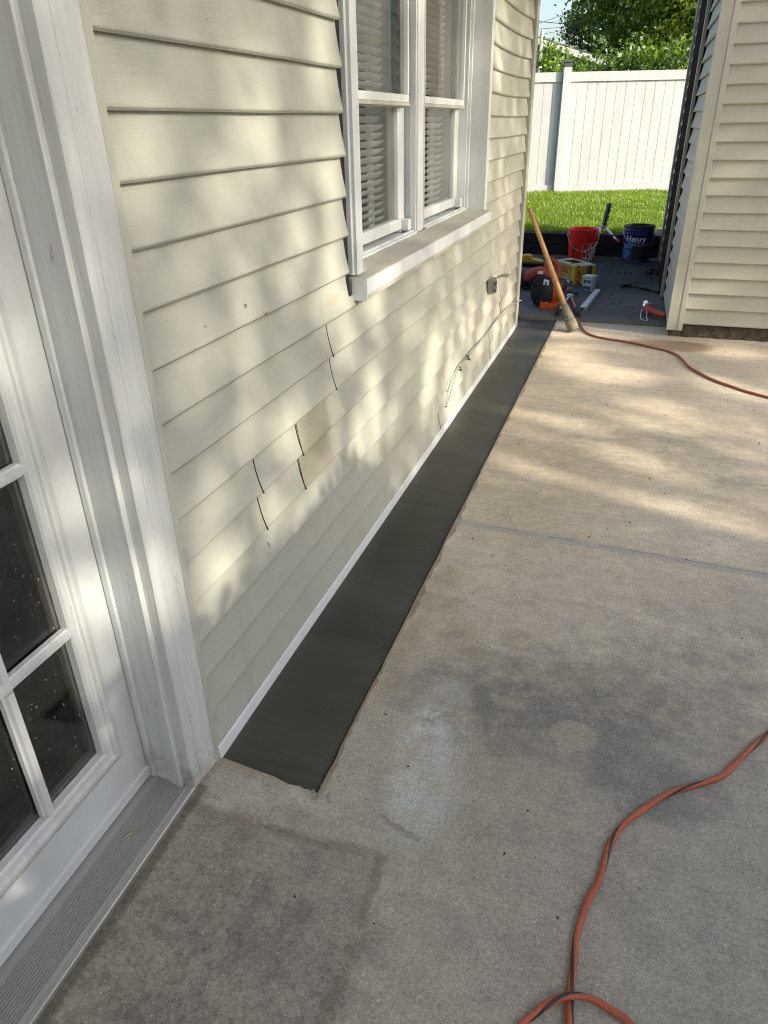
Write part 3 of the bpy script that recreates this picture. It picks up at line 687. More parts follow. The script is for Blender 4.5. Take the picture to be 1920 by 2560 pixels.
GX0, GX1, GZ0, GZ1 = DY0 + 0.119, 0.797, 0.211, 1.9       # glass field
d = MB()
d.box(DX - 0.045, DX, DY0, GX0 - 0.001, DZ0, DZ1); d.box(DX - 0.045, DX, GX1 + 0.001, DY1, DZ0, DZ1)
d.box(DX - 0.045, DX, GX0 - 0.001, GX1 + 0.001, DZ0, GZ0 - 0.001); d.box(DX - 0.045, DX, GX0 - 0.001, GX1 + 0.001, GZ1 + 0.001, DZ1)
door = d.build('door', 'doorpaint', house)
m = MB(); m.prism([(DX - 0.04, 0.0345), (DX + 0.004, 0.0345), (DX + 0.007, 0.04), (DX + 0.006, 0.062), (DX + 0.001, 0.064), (DX - 0.04, 0.064)], DY0 + 0.002, 0.912, lambda u, v, w: (u, w, v))
m.build('door_sweep', 'doorpaint', door, bevel=0.001)
# moulded lite frame
FR = [(0.052, 0.0), (0.05, 0.004), (0.034, 0.0115), (0.03, 0.0125), (0.024, 0.0125), (0.022, 0.008), (0.015, 0.007), (0.012, 0.009), (0.004, 0.009), (0.0, 0.004), (0.0, -0.012)]
m = MB(); n = len(FR); vs = []
for (cy, cz, sy, sz) in ((GX0, GZ0, -1, -1), (GX1, GZ0, 1, -1), (GX1, GZ1, 1, 1), (GX0, GZ1, -1, 1)):
    for o_, h_ in FR: vs.append((DX + h_ + 0.0006, cy + sy * o_, cz + sz * o_))
fs = []
for c in range(4):
    c2 = (c + 1) % 4
    for i in range(n - 1): fs.append((c * n + i, c2 * n + i, c2 * n + i + 1, c * n + i + 1))
m.add(vs, fs); m.build('glass_frame', 'casing', door)
m = MB()
def munt_v(y, z0, z1): m.prism([(DX - 0.008, y - 0.0125), (DX + 0.002, y - 0.0125), (DX + 0.004, y - 0.009), (DX + 0.010, y - 0.006), (DX + 0.011, y + 0.006), (DX + 0.004, y + 0.009), (DX + 0.002, y + 0.0125), (DX - 0.008, y + 0.0125)], z0, z1, lambda u, v, w: (u, v, w))
def munt_h(z, y0, y1): m.prism([(DX - 0.008, z - 0.0115), (DX + 0.002, z - 0.0115), (DX + 0.004, z - 0.008), (DX + 0.0105, z - 0.005), (DX + 0.0115, z + 0.005), (DX + 0.004, z + 0.008), (DX + 0.002, z + 0.0115), (DX - 0.008, z + 0.0115)], y0, y1, lambda u, v, w: (u, w, v))
PW = 0.1615; cols = [0.797 - PW * 1 + 0.0125 - 0.0005, ]
vy = [0.6465, 0.485, 0.3235, 0.162]; hz = [0.516, 0.844, 1.172, 1.5]
hz_b = [GZ0 - 0.006] + hz + [GZ1 + 0.006]
for y in vy:
    if y < GX0 + 0.05: continue
    for z0, z1 in zip(hz_b[:-1], hz_b[1:]): munt_v(y, z0 + 0.0118, z1 - 0.0118)
for z in hz: munt_h(z, GX0 - 0.008, GX1 + 0.008)
m.build('muntin_grid', 'casing', door)
m = MB(); x = DX - 0.012; m.add([(x, GX0 - 0.004, GZ0 - 0.004), (x, GX1 + 0.004, GZ0 - 0.004), (x, GX1 + 0.004, GZ1 + 0.004), (x, GX0 - 0.004, GZ1 + 0.004)], [(0, 1, 2, 3)])
x = DX - 0.03; m.add([(x, GX0 - 0.004, GZ0 - 0.004), (x, GX1 + 0.004, GZ0 - 0.004), (x, GX1 + 0.004, GZ1 + 0.004), (x, GX0 - 0.004, GZ1 + 0.004)], [(0, 1, 2, 3)])
m.build('glass', 'glass_door', door)
m = MB()                                                     # grey spacer bars between the two panes
for y in [GX1 - 0.008, GX0 + 0.002] : m.box(DX - 0.028, DX - 0.014, y, y + 0.006, GZ0, GZ1)
m.box(DX - 0.028, DX - 0.014, GX0 + 0.009, GX1 - 0.009, GZ0 + 0.002, GZ0 + 0.008)
m.build('spacer', 'grey', door)
# ribbed threshold
pr = [(-0.16, 0.0), (-0.16, 0.033), (-0.078, 0.033)]
x = -0.074
for i in range(13):
    zt = 0.032 - 0.0085 * ((x + 0.078) / 0.086)
    pr += [(x, zt), (x + 0.001, zt + 0.0032), (x + 0.0026, zt + 0.0032), (x + 0.0036, zt - 0.0002)]; x += 0.0056
pr += [(0.003, 0.0225), (0.0035, 0.025), (0.0075, 0.0245), (0.0085, 0.0205), (0.0095, 0.0205), (0.0115, 0.018), (0.0105, 0.009), (0.006, 0.004), (0.006, 0.0)]
m = MB(); m.prism(pr, DO0 - 0.06, 0.92, lambda u, v, w: (u, w, v))
th = m.build('threshold', 'alu', house)
m = MB()
for a, b, r in (((-0.052, 0.74, 0.0315), (-0.043, 0.775, 0.0315), 0.0022), ((-0.045, 0.768, 0.032), (-0.036, 0.79, 0.031), 0.0012)):
    m.tube([a, ((a[0] + b[0]) / 2, (a[1] + b[1]) / 2, a[2] + 0.002), b], [0.0005, r, 0.0005], 6)
tag(m.build('dry_leaf', 'straw', smooth=True), 'tiny curled dry straw coloured leaf lying on the ribbed door threshold', 'dry leaf')

# ---- outlet box with its lid flipped open
m = MB(); m.box(0.002, 0.042, 4.125, 4.19, 0.462, 0.542); ob = m.build('outlet_box', 'grey', house, bevel=0.004)
m = MB(); m.box(0.048, 0.051, 4.12, 4.15, 0.47, 0.53); m.tube([(0.045, 4.112, 0.5), (0.047, 4.11, 0.5)], 0.012, 12); m.build('socket', 'darkgrey', ob)
m = MB(); m.prism([(0.045, 0.546), (0.06, 0.557), (0.09, 0.566), (0.112, 0.563), (0.118, 0.556), (0.09, 0.558), (0.06, 0.551)], 4.12, 4.19, lambda u, v, w: (u, w, v)); m.build('lid', 'grey', ob)

# ---- two thin cables tacked along the wall
def wall_x(z):                                              # siding face at height z
    u = 1 - ((z - SZ0) % SP) / SP
    return -0.007 + 0.017 * u ** 1.7
c1 = [(5.33, 0.172), (5.26, 0.19), (5.054, 0.213), (4.884, 0.241), (4.614, 0.253), (4.346, 0.258), (4.131, 0.246), (3.886, 0.25), (3.683, 0.256), (3.589, 0.251), (3.462, 0.256), (3.377, 0.252), (3.312, 0.24), (3.25, 0.219), (3.174, 0.205), (3.143, 0.209)]
c2 = [(5.27, 0.188), (5.054, 0.21), (4.861, 0.219), (4.624, 0.226), (4.347, 0.253), (4.1, 0.24), (3.8, 0.246), (3.57, 0.246), (3.395, 0.243), (3.338, 0.232), (3.3, 0.208), (3.254, 0.186), (3.21, 0.153), (3.165, 0.141), (3.127, 0.138), (3.1, 0.151)]
def cable(pts, lab, off, ends):
    P = []
    for i, (y, z) in enumerate(pts): P.append((0.0165 + off + (0.012 if y > 5.19 else 0.0) + (ends if i >= len(pts) - 2 else 0), y, z))
    m = MB(); m.tube(spline(P, 6), 0.0027, 8)
    return tag(m.build('cable', 'cable', smooth=True), lab, 'cable', 'cables tacked to the house wall')
ca = cable(c1, 'thin grey cable on the house wall whose cut end hooks upward above the other cable', 0.0, 0.004)
cb = cable(c2, 'thin grey cable on the house wall whose loose end hangs lowest near the starter strip', 0.003, 0.006)
for y, z in ((3.4, 0.247), (3.585, 0.249)):
    m = MB(); m.tube([(0.012, y, z + 0.006), (0.026, y, z + 0.004), (0.026, y, z - 0.008), (0.012, y, z - 0.012)], 0.0035, 6); m.lathe([(0.0, 0.0), (0.006, 0.0), (0.006, 0.006), (0, 0.007)], frame((0.024, y + 0.012, z - 0.014), (0, 1, 0), (1, 0, 0)), 10)
    m.build('clip', 'black', ca)

# ================================================================== SHED on the right
SXc, SYc = 1.034, 5.264
shed = thing('shed', 'cream sided shed at the right with a brown side door and wide corner post', 'shed', (1.1, 5.3, 0))
sfr = lambda s, n, z: (s, SYc + 0.006 - n, z)
LU = Vector((-0.0177, 1, 0)).normalized(); LN = Vector((-LU[1], LU[0], 0))
def sl(s, n, z):
    p = Vector((SXc + 0.006, SYc, 0)) + LU * s + LN * n; return (p[0], p[1], z)
S = MB(); S2 = MB(); S3 = MB(); SW = 2.32
for k in range(0, 25):
    za = 0.0915 + 0.0996 * k; zb = za + 0.0996 + 0.012
    lap(S, sfr, 1.124, SW, za, zb, 9, d=0.0185, n0=-0.01, wav=0.0006)
    if za > 0.1 - 0.02:
        lap(S2, sl, 0.08, 1.10, za - 0.03, zb - 0.03, 9, d=0.0195, n0=-0.016, wav=0.0008)
        lap(S3, sl, 2.26, 2.80, za - 0.03, zb - 0.03, 9, d=0.0195, n0=-0.016, wav=0.0008)
for q in (S, S2, S3): q.build('siding', 'shed_siding', shed, smooth=True)
m = MB(); m.box(SXc + 0.026, SW, SYc + 0.026, 8.32, 0.08, 2.56); m.build('wall', 'sheath', shed)
m = MB(); m.box(SXc, 1.134, SYc - 0.006, SYc + 0.0, 0.047, 2.55); m.box(SXc, SXc + 0.006, SYc + 0.0002, SYc + 0.095, 0.047, 2.55)
m.box(1.103, 1.1345, SYc - 0.009, SYc - 0.0062, 0.047, 2.55)
p = MB()
p.v = m.v; p.f = m.f; p.m = m.m
p.build('corner_post', 'trimcream', shed, bevel=0.0015)
def lbox(s0, s1, n0, n1, z0, z1, mat, name, bev=0.002):
    m = MB(); T = frame((SXc + 0.006, SYc, 0), LU)          # local x along the side wall, local y = LN direction
    m.box(s0, s1, n0, n1, z0, z1, T=T); return m.build(name, mat, shed, bevel=bev)
lbox(2.97, 3.07, -0.03, 0.012, 0.02, 2.55, 'trimcream', 'corner_post')
lbox(1.12, 1.15, -0.012, 0.0, 0.02, 2.3, 'gap', 'channel_gap', 0)
lbox(1.17, 1.25, -0.012, 0.021, 0.02, 2.28, 'trimcream', 'door_casing')
dfr = lbox(1.27, 2.22, -0.02, 0.017, 0.02, 2.24, 'brown', 'door', 0.004)
m = MB(); nxf = 60
for i in range(nxf):
    for j in range(4):
        pass
vs = []; fs = []
for i in range(nxf + 1):
    for j in range(6):
        x = SXc + 0.02 + (SW - SXc - 0.02) * i / nxf; z = -0.03 + 0.16 * j / 5
        vs.append((x, SYc + 0.03 - 0.012 * wob(x * 9, z * 60) - 0.02 * max(0, 1 - j / 1.6), z))
for i in range(nxf):
    for j in range(5): a = i * 6 + j; fs.append((a, a + 6, a + 7, a + 1))
m.add(vs, fs); m.box(SXc + 0.02, SXc + 0.03, SYc + 0.04, 8.3, -0.02, 0.1)
m.build('foundation', 'found', shed, smooth=True)
m = MB(); m.prism([(1.0, 2.565), (2.4, 2.565), (2.4, 2.65), (1.0, 2.85)], SYc - 0.06, 8.4, lambda u, v, w: (u, w, v)); m.build('roof', 'roof', shed)

# ================================================================== YARD: curb, fence, neighbour, wires
m = MB()
for a, b in ((-5.0, -2.6), (-2.597, -0.2), (-0.197, 0.985)):
    m.box(a, b, CURB_Y, CURB_Y + 0.14, 0.0, 0.118); m.box(a + 0.003, b - 0.002, CURB_Y + 0.003, CURB_Y + 0.138, 0.121, 0.235)
tag(m.build('retaining_wall', 'curb', bevel=0.008), 'low dark weathered timber retaining wall holding back the lawn', 'retaining wall')
m = MB(); m.box(0.93, 1.0, CURB_Y - 0.005, CURB_Y + 0.085, 0.236, 0.305, T=None)
tag(m.build('brick', 'soffit', bevel=0.008), 'small pale block at the end of the timber wall beside the shed', 'block')

fence = thing('fence', 'tall white vinyl privacy fence with vertical boards across the lawn', 'fence', (-0.7, 13.65, LAWN_Z))
FO = Vector((-0.636, 13.666, 0)); FU = Vector((0.958, 0.287, 0)).normalized()
FT = frame(FO, FU)                                           # local +y points away from the camera
def fbox(m, u0, u1, v0, v1, z0, z1): m.box(u0, u1, v0, v1, z0, z1, T=FT)
PC = [-0.074 - 4.8, -0.074 - 2.4, -0.074, -0.074 + 2.4, -0.074 + 4.8]
for i, c in enumerate(PC):
    m = MB(); fbox(m, c - 0.0635, c + 0.0635, -0.075, 0.061, LAWN_Z - 0.02, 2.052); po = m.build('post', 'fence', fence, bevel=0.004)
    if c == PC[2]:
        m = MB(); fbox(m, c - 0.06, c + 0.06, -0.071, 0.058, 2.0525, 2.09); fbox(m, c - 0.05, c + 0.05, -0.052, 0.048, 2.0905, 2.125)
        T = FT; m.add([tuple(T @ Vector(q)) for q in ((c - 0.063, -0.073, 2.1255), (c + 0.063, -0.073, 2.1255), (c + 0.063, 0.06, 2.1255), (c - 0.063, 0.06, 2.1255), (c - 0.05, -0.05, 2.16), (c + 0.05, -0.05, 2.16), (c + 0.05, 0.046, 2.16), (c - 0.05, 0.046, 2.16))],
                      [(3, 2, 1, 0), (4, 5, 6, 7), (0, 1, 5, 4), (1, 2, 6, 5), (2, 3, 7, 6), (3, 0, 4, 7)])
        m.build('post_cap', 'darkgrey', po)
for c0, c1_ in zip(PC[:-1], PC[1:]):
    a, b = c0 + 0.065, c1_ - 0.065
    m = MB(); fbox(m, a, b, -0.008, 0.04, 1.855, 1.99); m.build('top_rail', 'fence', fence, bevel=0.003)
    m = MB(); fbox(m, a, b, -0.008, 0.04, LAWN_Z + 0.005, 0.345); m.build('bottom_rail', 'fence', fence, bevel=0.003)
    m = MB(); u = a + 0.022 if c0 != PC[2] else -0.0085 + 0.004; first = True
    u = a + 0.002
    k = 0
    while u < b - 0.02:
        w = 0.128 if k == 0 else 0.1545
        e = min(u + w, b - 0.002)
        fbox(m, u + 0.003, e - 0.003, 0.017, 0.032, 0.3465, 1.8535); fbox(m, e - 0.0032, e + 0.0032, 0.02, 0.03, 0.347, 1.853); u += w; k += 1
    m.build('boards', 'fence', fence, bevel=0.002)

nb = thing('neighbour_house', 'grey blue sided house with sloping white roof edge beyond the white fence', 'house', (-5, 22, 0))
m = MB(); gz = lambda x: 3.16 - 0.302 * (x + 2.475)
zs_ = np.arange(0.2, 6, 0.14)
for za in zs_:
    xr = min(0.6, -2.475 + (3.16 - (za + 0.14)) / 0.302 + 0.3)
    if xr < -8: break
    lap(m, lambda s, n, z: (s, 22 - n, z), -9.0, xr, za, za + 0.15, 9, step=3, wav=0, d=0.02)
m.box(-9, 0.55, 22.05, 29, 0, 2.2); m.build('siding', 'nbr', nb)
m = MB(); m.prism([(-8.5, gz(-8.5)), (0.9, gz(0.9)), (0.9, gz(0.9) + 0.05), (-8.5, gz(-8.5) + 0.05)], 21.75, 30, lambda u, v, w: (u, w, v)); m.build('roof', 'roof', nb)
m = MB(); m.prism([(-8.5, gz(-8.5) - 0.13), (0.92, gz(0.92) - 0.13), (0.92, gz(0.92) + 0.012), (-8.5, gz(-8.5) + 0.012)], 21.70, 21.745, lambda u, v, w: (u, w, v)); m.build('rake_board', 'soffit', nb)
m = MB(); m.tube([(-2.29, 21.6, 0.0), (-2.28, 21.6, 2.9), (-2.275, 21.6, 3.3)], 0.045, 12); m.tube([(-2.288, 21.6, 2.45), (-2.28, 21.6, 2.53)], 0.056, 12); m.build('vent_pipe', 'soffit', nb, smooth=True)
for i, (z0, z1, lab) in enumerate(((3.66, 3.83, 'topmost of the thin power wires crossing the sky above the neighbouring house'), (3.755, 3.68, 'second power wire from the top, sloping down towards the tree'), (3.62, 3.63, 'third power wire from the top, close above the lowest one'), (3.525, 3.6, 'lowest of the thin power wires crossing the sky beside the tree'))):
    m = MB(); f_ = lambda x: z0 + (z1 - z0) * (x + 2.78) / 0.65 + 0.004 * (x + 2.45) ** 2
    m.tube([(x, 24 + 0.4 * i, f_(x)) for x in np.linspace(-14, 8, 23)], 0.006 if i != 1 else 0.009, 6)
    tag(m.build('power_wire', 'wire'), lab, 'power wire', 'overhead power wires')

# ================================================================== FOLIAGE
rng = np.random.default_rng(11)
def leaf_mesh(name, P, size, mats, parent=None, seed=1, droop=0.3, probs=None):
    r = np.random.default_rng(seed); n = len(P); P = np.asarray(P, dtype=np.float64)
    d = r.normal(size=(n, 3)); d[:, 2] -= droop; d /= np.linalg.norm(d, axis=1)[:, None]
    e = r.normal(size=(n, 3)); e -= d * (e * d).sum(1)[:, None]; e /= np.linalg.norm(e, axis=1)[:, None]
    nn = np.cross(d, e)
    L = size * r.uniform(0.65, 1.35, n)[:, None]; Wd = L * 0.34
    v = np.empty((n, 4, 3)); v[:, 0] = P - d * L * 0.5; v[:, 1] = P + e * Wd + nn * L * 0.1; v[:, 2] = P + d * L * 0.55; v[:, 3] = P - e * Wd + nn * L * 0.1
    me = bpy.data.meshes.new(name); me.vertices.add(4 * n); me.vertices.foreach_set('co', v.ravel())
    me.loops.add(4 * n); me.loops.foreach_set('vertex_index', np.arange(4 * n, dtype=np.int32))
    me.polygons.add(n); me.polygons.foreach_set('loop_start', np.arange(0, 4 * n, 4, dtype=np.int32))
    try: me.polygons.foreach_set('loop_total', np.full(n, 4, dtype=np.int32))
    except Exception: pass
    for m in mats: me.materials.append(MT[m])
    me.polygons.foreach_set('material_index', r.choice(len(mats), n, p=probs).astype(np.int32))
    me.update(calc_edges=True); me.validate()
    o = bpy.data.objects.new(name, me); COL.objects.link(o)
    if parent is not None: o.parent = parent; o.matrix_parent_inverse = Matrix.Translation(-Vector(parent.location))
    return o
def clumps(c, rad, ncl, per, cr, seed, shell=0.55, flat=0.7):
    """leaf positions in tufts spread through an ellipsoid, denser near its surface"""
    r = np.random.default_rng(seed); out = []
    for i in range(ncl):
        d = r.normal(size=3); d /= np.linalg.norm(d); q = shell + (1 - shell) * r.random() ** 0.7
        ctr = np.array(c) + d * np.array(rad) * q * (1 + 0.12 * math.sin(i * 2.4))
        k = int(per * r.uniform(0.5, 1.4)); o = r.normal(size=(k, 3)) * np.array([1, 1, flat]) * cr * r.uniform(0.6, 1.3) * 0.55
        out.append(ctr + o)
    return np.vstack(out)
def trunk(m, pts, r0, r1, seg=10):
    n = len(pts); sp = spline(pts, 5); k = len(sp); m.tube(sp, [r0 + (r1 - r0) * i / (k - 1) for i in range(k)], seg)
def tree(name, label, base, c, rad, ncl, per, cr, leaf, mats, seed, probs=None, tr=0.16, cat='tree', group='trees beyond the fence', lean=0.0, flat=0.7, shell=0.5):
    t = thing(name, label, cat, base, group)
    P = clumps(c, rad, ncl, per, cr, seed, shell, flat)
    leaf_mesh('crown', P, leaf, mats, t, seed, 0.3, probs)
    m = MB(); b = Vector(base); C_ = Vector(c); r = random.Random(seed)
    top = C_ + Vector((0, 0, rad[2] * 0.6))
    trunk(m, [b, b.lerp(C_, 0.5) + Vector((lean, 0, 0)), C_, top], tr, tr * 0.25)
    for i in range(9):
        s = b.lerp(top, 0.35 + 0.06 * i); a = r.uniform(0, 6.28)
        e = C_ + Vector((math.cos(a) * rad[0] * 0.75, math.sin(a) * rad[1] * 0.75, r.uniform(-0.3, 0.7) * rad[2]))
        trunk(m, [s, s.lerp(e, 0.5) + Vector((0, 0, 0.1 * rad[2])), e], tr * 0.35, tr * 0.06, 6)
    m.build('trunk', 'bark', t, smooth=True)
    return t
tree('leafy_tree', 'big leafy green tree filling the sky behind the white fence', (0.35, 25.5, 0), (0.6, 25.5, 5.0), (2.65, 2.2, 3.1), 360, 95, 0.5, 0.13, ['leaf_mid', 'leaf_dark', 'leaf_lime'], 3, [0.52, 0.33, 0.15])
tree('broadleaf_tree', 'yellow green tree with a dark trunk at the right, beside the shed', (1.35, 23.5, 0), (1.9, 24.2, 4.6), (1.9, 1.5, 2.4), 170, 85, 0.42, 0.12, ['leaf_mid', 'leaf_lime', 'leaf_dark'], 4, [0.35, 0.45, 0.2], tr=0.13)
tree('olive_tree', 'smaller pale olive tree left of the big leafy tree', (-1.85, 27, 0), (-1.85, 27, 3.0), (0.62, 0.7, 1.35), 60, 80, 0.28, 0.1, ['leaf_pale', 'leaf_mid'], 5, [0.7, 0.3], tr=0.08)
tree('shrub', 'dark leafy shrubs growing along the back of the white fence', (0.3, 18.5, 0), (0.35, 18.6, 1.65), (1.2, 0.9, 1.0), 130, 75, 0.32, 0.1, ['leaf_dark', 'leaf_mid'], 6, [0.75, 0.25], tr=0.06, cat='shrub', group='shrubs beyond the fence')
tree('shrub', 'dark tall shrub at the right end of the fence, by the shed', (1.5, 17.5, 0), (1.5, 17.6, 1.7), (0.9, 0.8, 1.1), 90, 75, 0.3, 0.1, ['leaf_dark', 'leaf_mid', 'leaf_lime'], 8, [0.6, 0.25, 0.15], tr=0.06, cat='shrub', group='shrubs beyond the fence')
tree('shrub', 'airy green bush in front of the grey blue neighbouring house', (-2.0, 20.5, 0), (-1.8, 20.5, 2.3), (0.26, 0.4, 0.55), 20, 50, 0.26, 0.09, ['leaf_mid', 'leaf_dark'], 9, [0.6, 0.4], tr=0.03, cat='shrub', group='shrubs beyond the fence', shell=0.2)
tree('shrub', 'thin sprig of leaves beside the white vent pipe', (-2.5, 20.8, 0), (-2.5, 20.8, 2.7), (0.16, 0.2, 0.35), 10, 40, 0.2, 0.08, ['leaf_mid', 'leaf_dark'], 10, [0.6, 0.4], tr=0.02, cat='shrub', group='shrubs beyond the fence', shell=0.2)

tree('shrub', 'leafy bush between the white fence post and the big tree', (-1.15, 19.5, 0), (-1.15, 19.6, 2.0), (0.5, 0.5, 0.55), 42, 60, 0.28, 0.1, ['leaf_mid', 'leaf_dark'], 14, [0.5, 0.5], tr=0.03, cat='shrub', group='shrubs beyond the fence', shell=0.3)
# grass: real blades standing on the lawn
n = 52000; r = np.random.default_rng(5)
gy = CURB_Y + 0.1 + (14.4 - CURB_Y - 0.1) * r.random(n) ** 1.15; gx = -1.5 + r.random(n) * (2.6 + 0.05 * gy)
fen = 13.666 + (gx + 0.636) * 0.2996
ok = gy < fen - 0.02; gx, gy = gx[ok], gy[ok]; n = len(gx)
hgt = (0.034 + 0.022 * r.random(n)) * (1 + 0.35 * np.sin(gx * 5 + gy * 3) * np.sin(gy * 4.1)); a = r.random(n) * 6.283; ln = 0.7 * hgt * r.random(n); a2 = r.random(n) * 6.283
v = np.empty((n, 3, 3)); w = 0.006
v[:, 0] = np.c_[gx - np.cos(a) * w, gy - np.sin(a) * w, np.full(n, LAWN_Z - 0.002)]; v[:, 1] = np.c_[gx + np.cos(a) * w, gy + np.sin(a) * w, np.full(n, LAWN_Z - 0.002)]
v[:, 2] = np.c_[gx + np.cos(a2) * ln, gy + np.sin(a2) * ln, LAWN_Z + hgt]
me = bpy.data.meshes.new('grass'); me.vertices.add(3 * n); me.vertices.foreach_set('co', v.ravel()); me.loops.add(3 * n)
me.loops.foreach_set('vertex_index', np.arange(3 * n, dtype=np.int32)); me.polygons.add(n); me.polygons.foreach_set('loop_start', np.arange(0, 3 * n, 3, dtype=np.int32))
me.materials.append(MT['grass']); me.update(calc_edges=True); me.validate()
go = bpy.data.objects.new('grass', me); COL.objects.link(go); tag(go, 'sunlit mown green grass of the lawn', 'grass'); structure(go, 'stuff')

# unseen garden tree to the right; leaf gaps cut to place the light patches
ES = np.array([math.sin(SUN_AZ), math.cos(SUN_AZ), 0.0]); SV = np.array(SD); ET = np.cross(SV, ES); ET = ET if ET[2] > 0 else -ET
GAPS = np.array([(1.03,1.44,0.0567,0.00842,-0.00434,-0.0133),
(1.04,1.4,0.0488,0.00109,-0.00634,-0.0197),
(1.2,1.39,0.0454,0.00704,-0.000903,-0.0196),
(1.62,1.54,0.106,0.00432,0.0105,-0.0245),
(1.84,1.55,0.0925,0.0074,0.0141,-0.037),
(1.88,1.62,0.0943,0.0108,-0.0022,-0.0152),
(1.76,1.45,0.0479,0.0037,0.0232,-0.0307),
(1.1,1.3,0.0498,0.00508,0.016,-0.0334),
(1.21,1.29,0.0541,0.00464,-0.00403,-0.0146),
(1.53,1.34,0.0555,0.0053,0.000375,-0.0345),
(1.27,1.22,0.0478,0.00156,-0.00596,-0.0452),
(1.05,1.22,0.045,0.0065,-0.00483,-0.0157),
(1.83,1.28,0.0662,0.00362,-0.00668,-0.0461),
(1.27,1.14,0.0368,-0.00075,0.0151,-0.0373),
(1.6,1.18,0.0737,0.00717,0.0459,-0.0441),
(1.03,1.11,0.0375,0.00585,0.0117,-0.0348),
(1.44,1.21,0.033,0.000853,-0.00531,-0.0237),
(1.82,1.1,0.0704,0.00571,0.0158,-0.0515),
(1.81,1.02,0.109,0.00503,-0.00502,-0.0358),
(1.38,1,0.0481,-0.00492,-0.00802,-0.0353),
(0.939,1.08,0.0191,-0.00132,0.00705,-0.0144),
(1.89,0.887,0.1,-0.0131,-0.00813,-0.067),
(1.51,0.773,0.0775,-0.0173,-0.00925,-0.0482),
(1.48,0.701,0.0769,-0.0206,-0.00849,-0.0437),
(2.06,0.635,0.161,-0.0213,-0.032,-0.119),
(2.12,0.761,0.102,-0.0174,0.00624,-0.0655),
(2.3,0.589,0.094,-0.0213,-0.00252,-0.0644),
(2.05,0.533,0.163,-0.0446,-0.0274,-0.0613),
(2.33,0.344,0.0714,-0.0227,0.0128,-0.0447),
(2.82,0.594,0.134,-0.0153,-0.00988,-0.15),
(2.9,0.755,0.138,-0.018,0.00629,-0.083),
(3.24,0.516,0.173,-0.0212,0.0148,-0.11),
(2.83,0.429,0.0968,-0.00291,-0.0151,-0.0657),
(3.17,0.72,0.0586,-0.00765,-0.0332,-0.0837),
(3.39,0.762,0.0608,-0.00674,-0.0341,-0.0881),
(3.6,0.783,0.0673,-0.00672,-0.0371,-0.0813),
(3.85,0.677,0.0774,-0.00923,-0.0364,-0.1),
(4,0.812,0.0818,-0.00682,-0.0396,-0.0891),
(4.32,0.685,0.0958,-0.0101,-0.0266,-0.0993),
(4.64,0.706,0.109,-0.0103,-0.0262,-0.105),
(4.76,0.829,0.0936,-0.0063,-0.00995,-0.0798),
(2.17,0.964,0.0785,-0.00655,-0.00531,-0.0796),
(1.82,0.999,0.155,0.00544,-0.00617,-0.0447),
(1.61,0.565,0.138,-0.00322,-0.0196,-0.0259),
(1.49,0.525,0.102,0.00208,-0.0196,-0.0306),
(1.35,0.577,0.0827,-0.0183,-0.00931,-0.0433),
(1.12,0.543,0.135,-0.0264,-0.015,-0.0585),
(1.11,0.7,0.0787,-0.00679,-0.00942,-0.0354),
(1.3,0.986,0.0657,-0.00765,-0.0062,-0.0255),
(1.12,0.91,0.0617,-0.0115,-0.00871,-0.0318),
(0.819,0.813,0.0676,-0.0236,-0.0132,-0.0386),
(0.835,0.64,0.107,-0.0531,-0.0185,-0.0561),
(0.835,1.05,0.0364,-0.00488,-0.0119,-0.0336),
(2.84,0.0895,-0.0509,-0.127,-0.0981,-0.00675),
(2.83,-0.121,-0.0391,-0.111,-0.0864,-0.00385),
(2.84,-0.242,-0.0296,-0.0723,-0.161,-0.0128),
(3.82,-0.0675,0.00309,-0.171,-0.248,-0.0101),
(3.73,-0.191,-0.055,-0.0745,-0.256,-0.0192),
(3.45,0.133,-0.038,-0.0566,-0.104,-0.00873),
(3.48,0.227,-0.0351,-0.0646,-0.0843,-0.0068),
(4.36,0.205,0.00711,-0.161,-0.186,-0.0177),
(4.69,0.354,0.0143,-0.0877,-0.255,-0.0319),
(4.43,-0.116,-0.0694,-0.109,-0.165,-0.0131),
(5.18,-0.0569,0.0501,-0.0752,-0.177,-0.014),
(3.26,0.0499,-0.0384,-0.0632,-0.0739,-0.0111),
(3.19,-0.0613,-0.0328,-0.0737,-0.0688,-0.00839),
(5.06,0.429,0.115,-0.133,-0.12,-0.0205),
(5.47,0.274,0.0458,-0.0773,0.00263,-0.048),
(5.39,0.281,0.0179,-0.0259,0.00339,-0.0719),
(5.36,0.3,0.0112,-0.0162,0.00498,-0.112),
(5.46,0.435,0.026,-0.0441,0.00169,-0.0311),
(2.09,1.03,0.143,0.0178,-0.00103,-0.0158),
(3.99,2.06,0.158,0.0333,0.0403,-0.0328),
(3.99,1.9,0.135,0.0232,0.0161,-0.0443),
(4.07,1.83,0.142,0.0218,0.0102,-0.027),
(3.94,1.96,0.103,0.0196,0.0101,-0.0283)])
GAPS2 = np.array([(0.666,0.203,0.0364,-0.00492,-0.0108,-0.0325),
(0.494,0.23,0.0405,-0.00689,-0.0112,-0.0311),
(0.492,0.276,0.0188,-5.38e-05,-0.0064,-0.0176),
(0.6,0.38,0.0154,-0.0347,0.00109,-0.0456),
(0.737,-0.141,0.0112,-0.0125,-0.0257,0.00253),
(0.642,-0.106,0.0119,-0.0104,-0.0112,-0.0042)])
def gapness(s, t, A):
    out = np.full(len(s), 9.0)
    for c0, c1, a0, a1, b0, b1 in A:
        det = a0 * b1 - a1 * b0; ds, dt = s - c0, t - c1
        u = (ds * b1 - dt * b0) / det; w = (a0 * dt - a1 * ds) / det
        out = np.minimum(out, np.hypot(u, w))
    return out
r = np.random.default_rng(21); n = 21000
s = -0.9 + 7.2 * r.random(n); t = -0.75 + 3.75 * r.random(n)
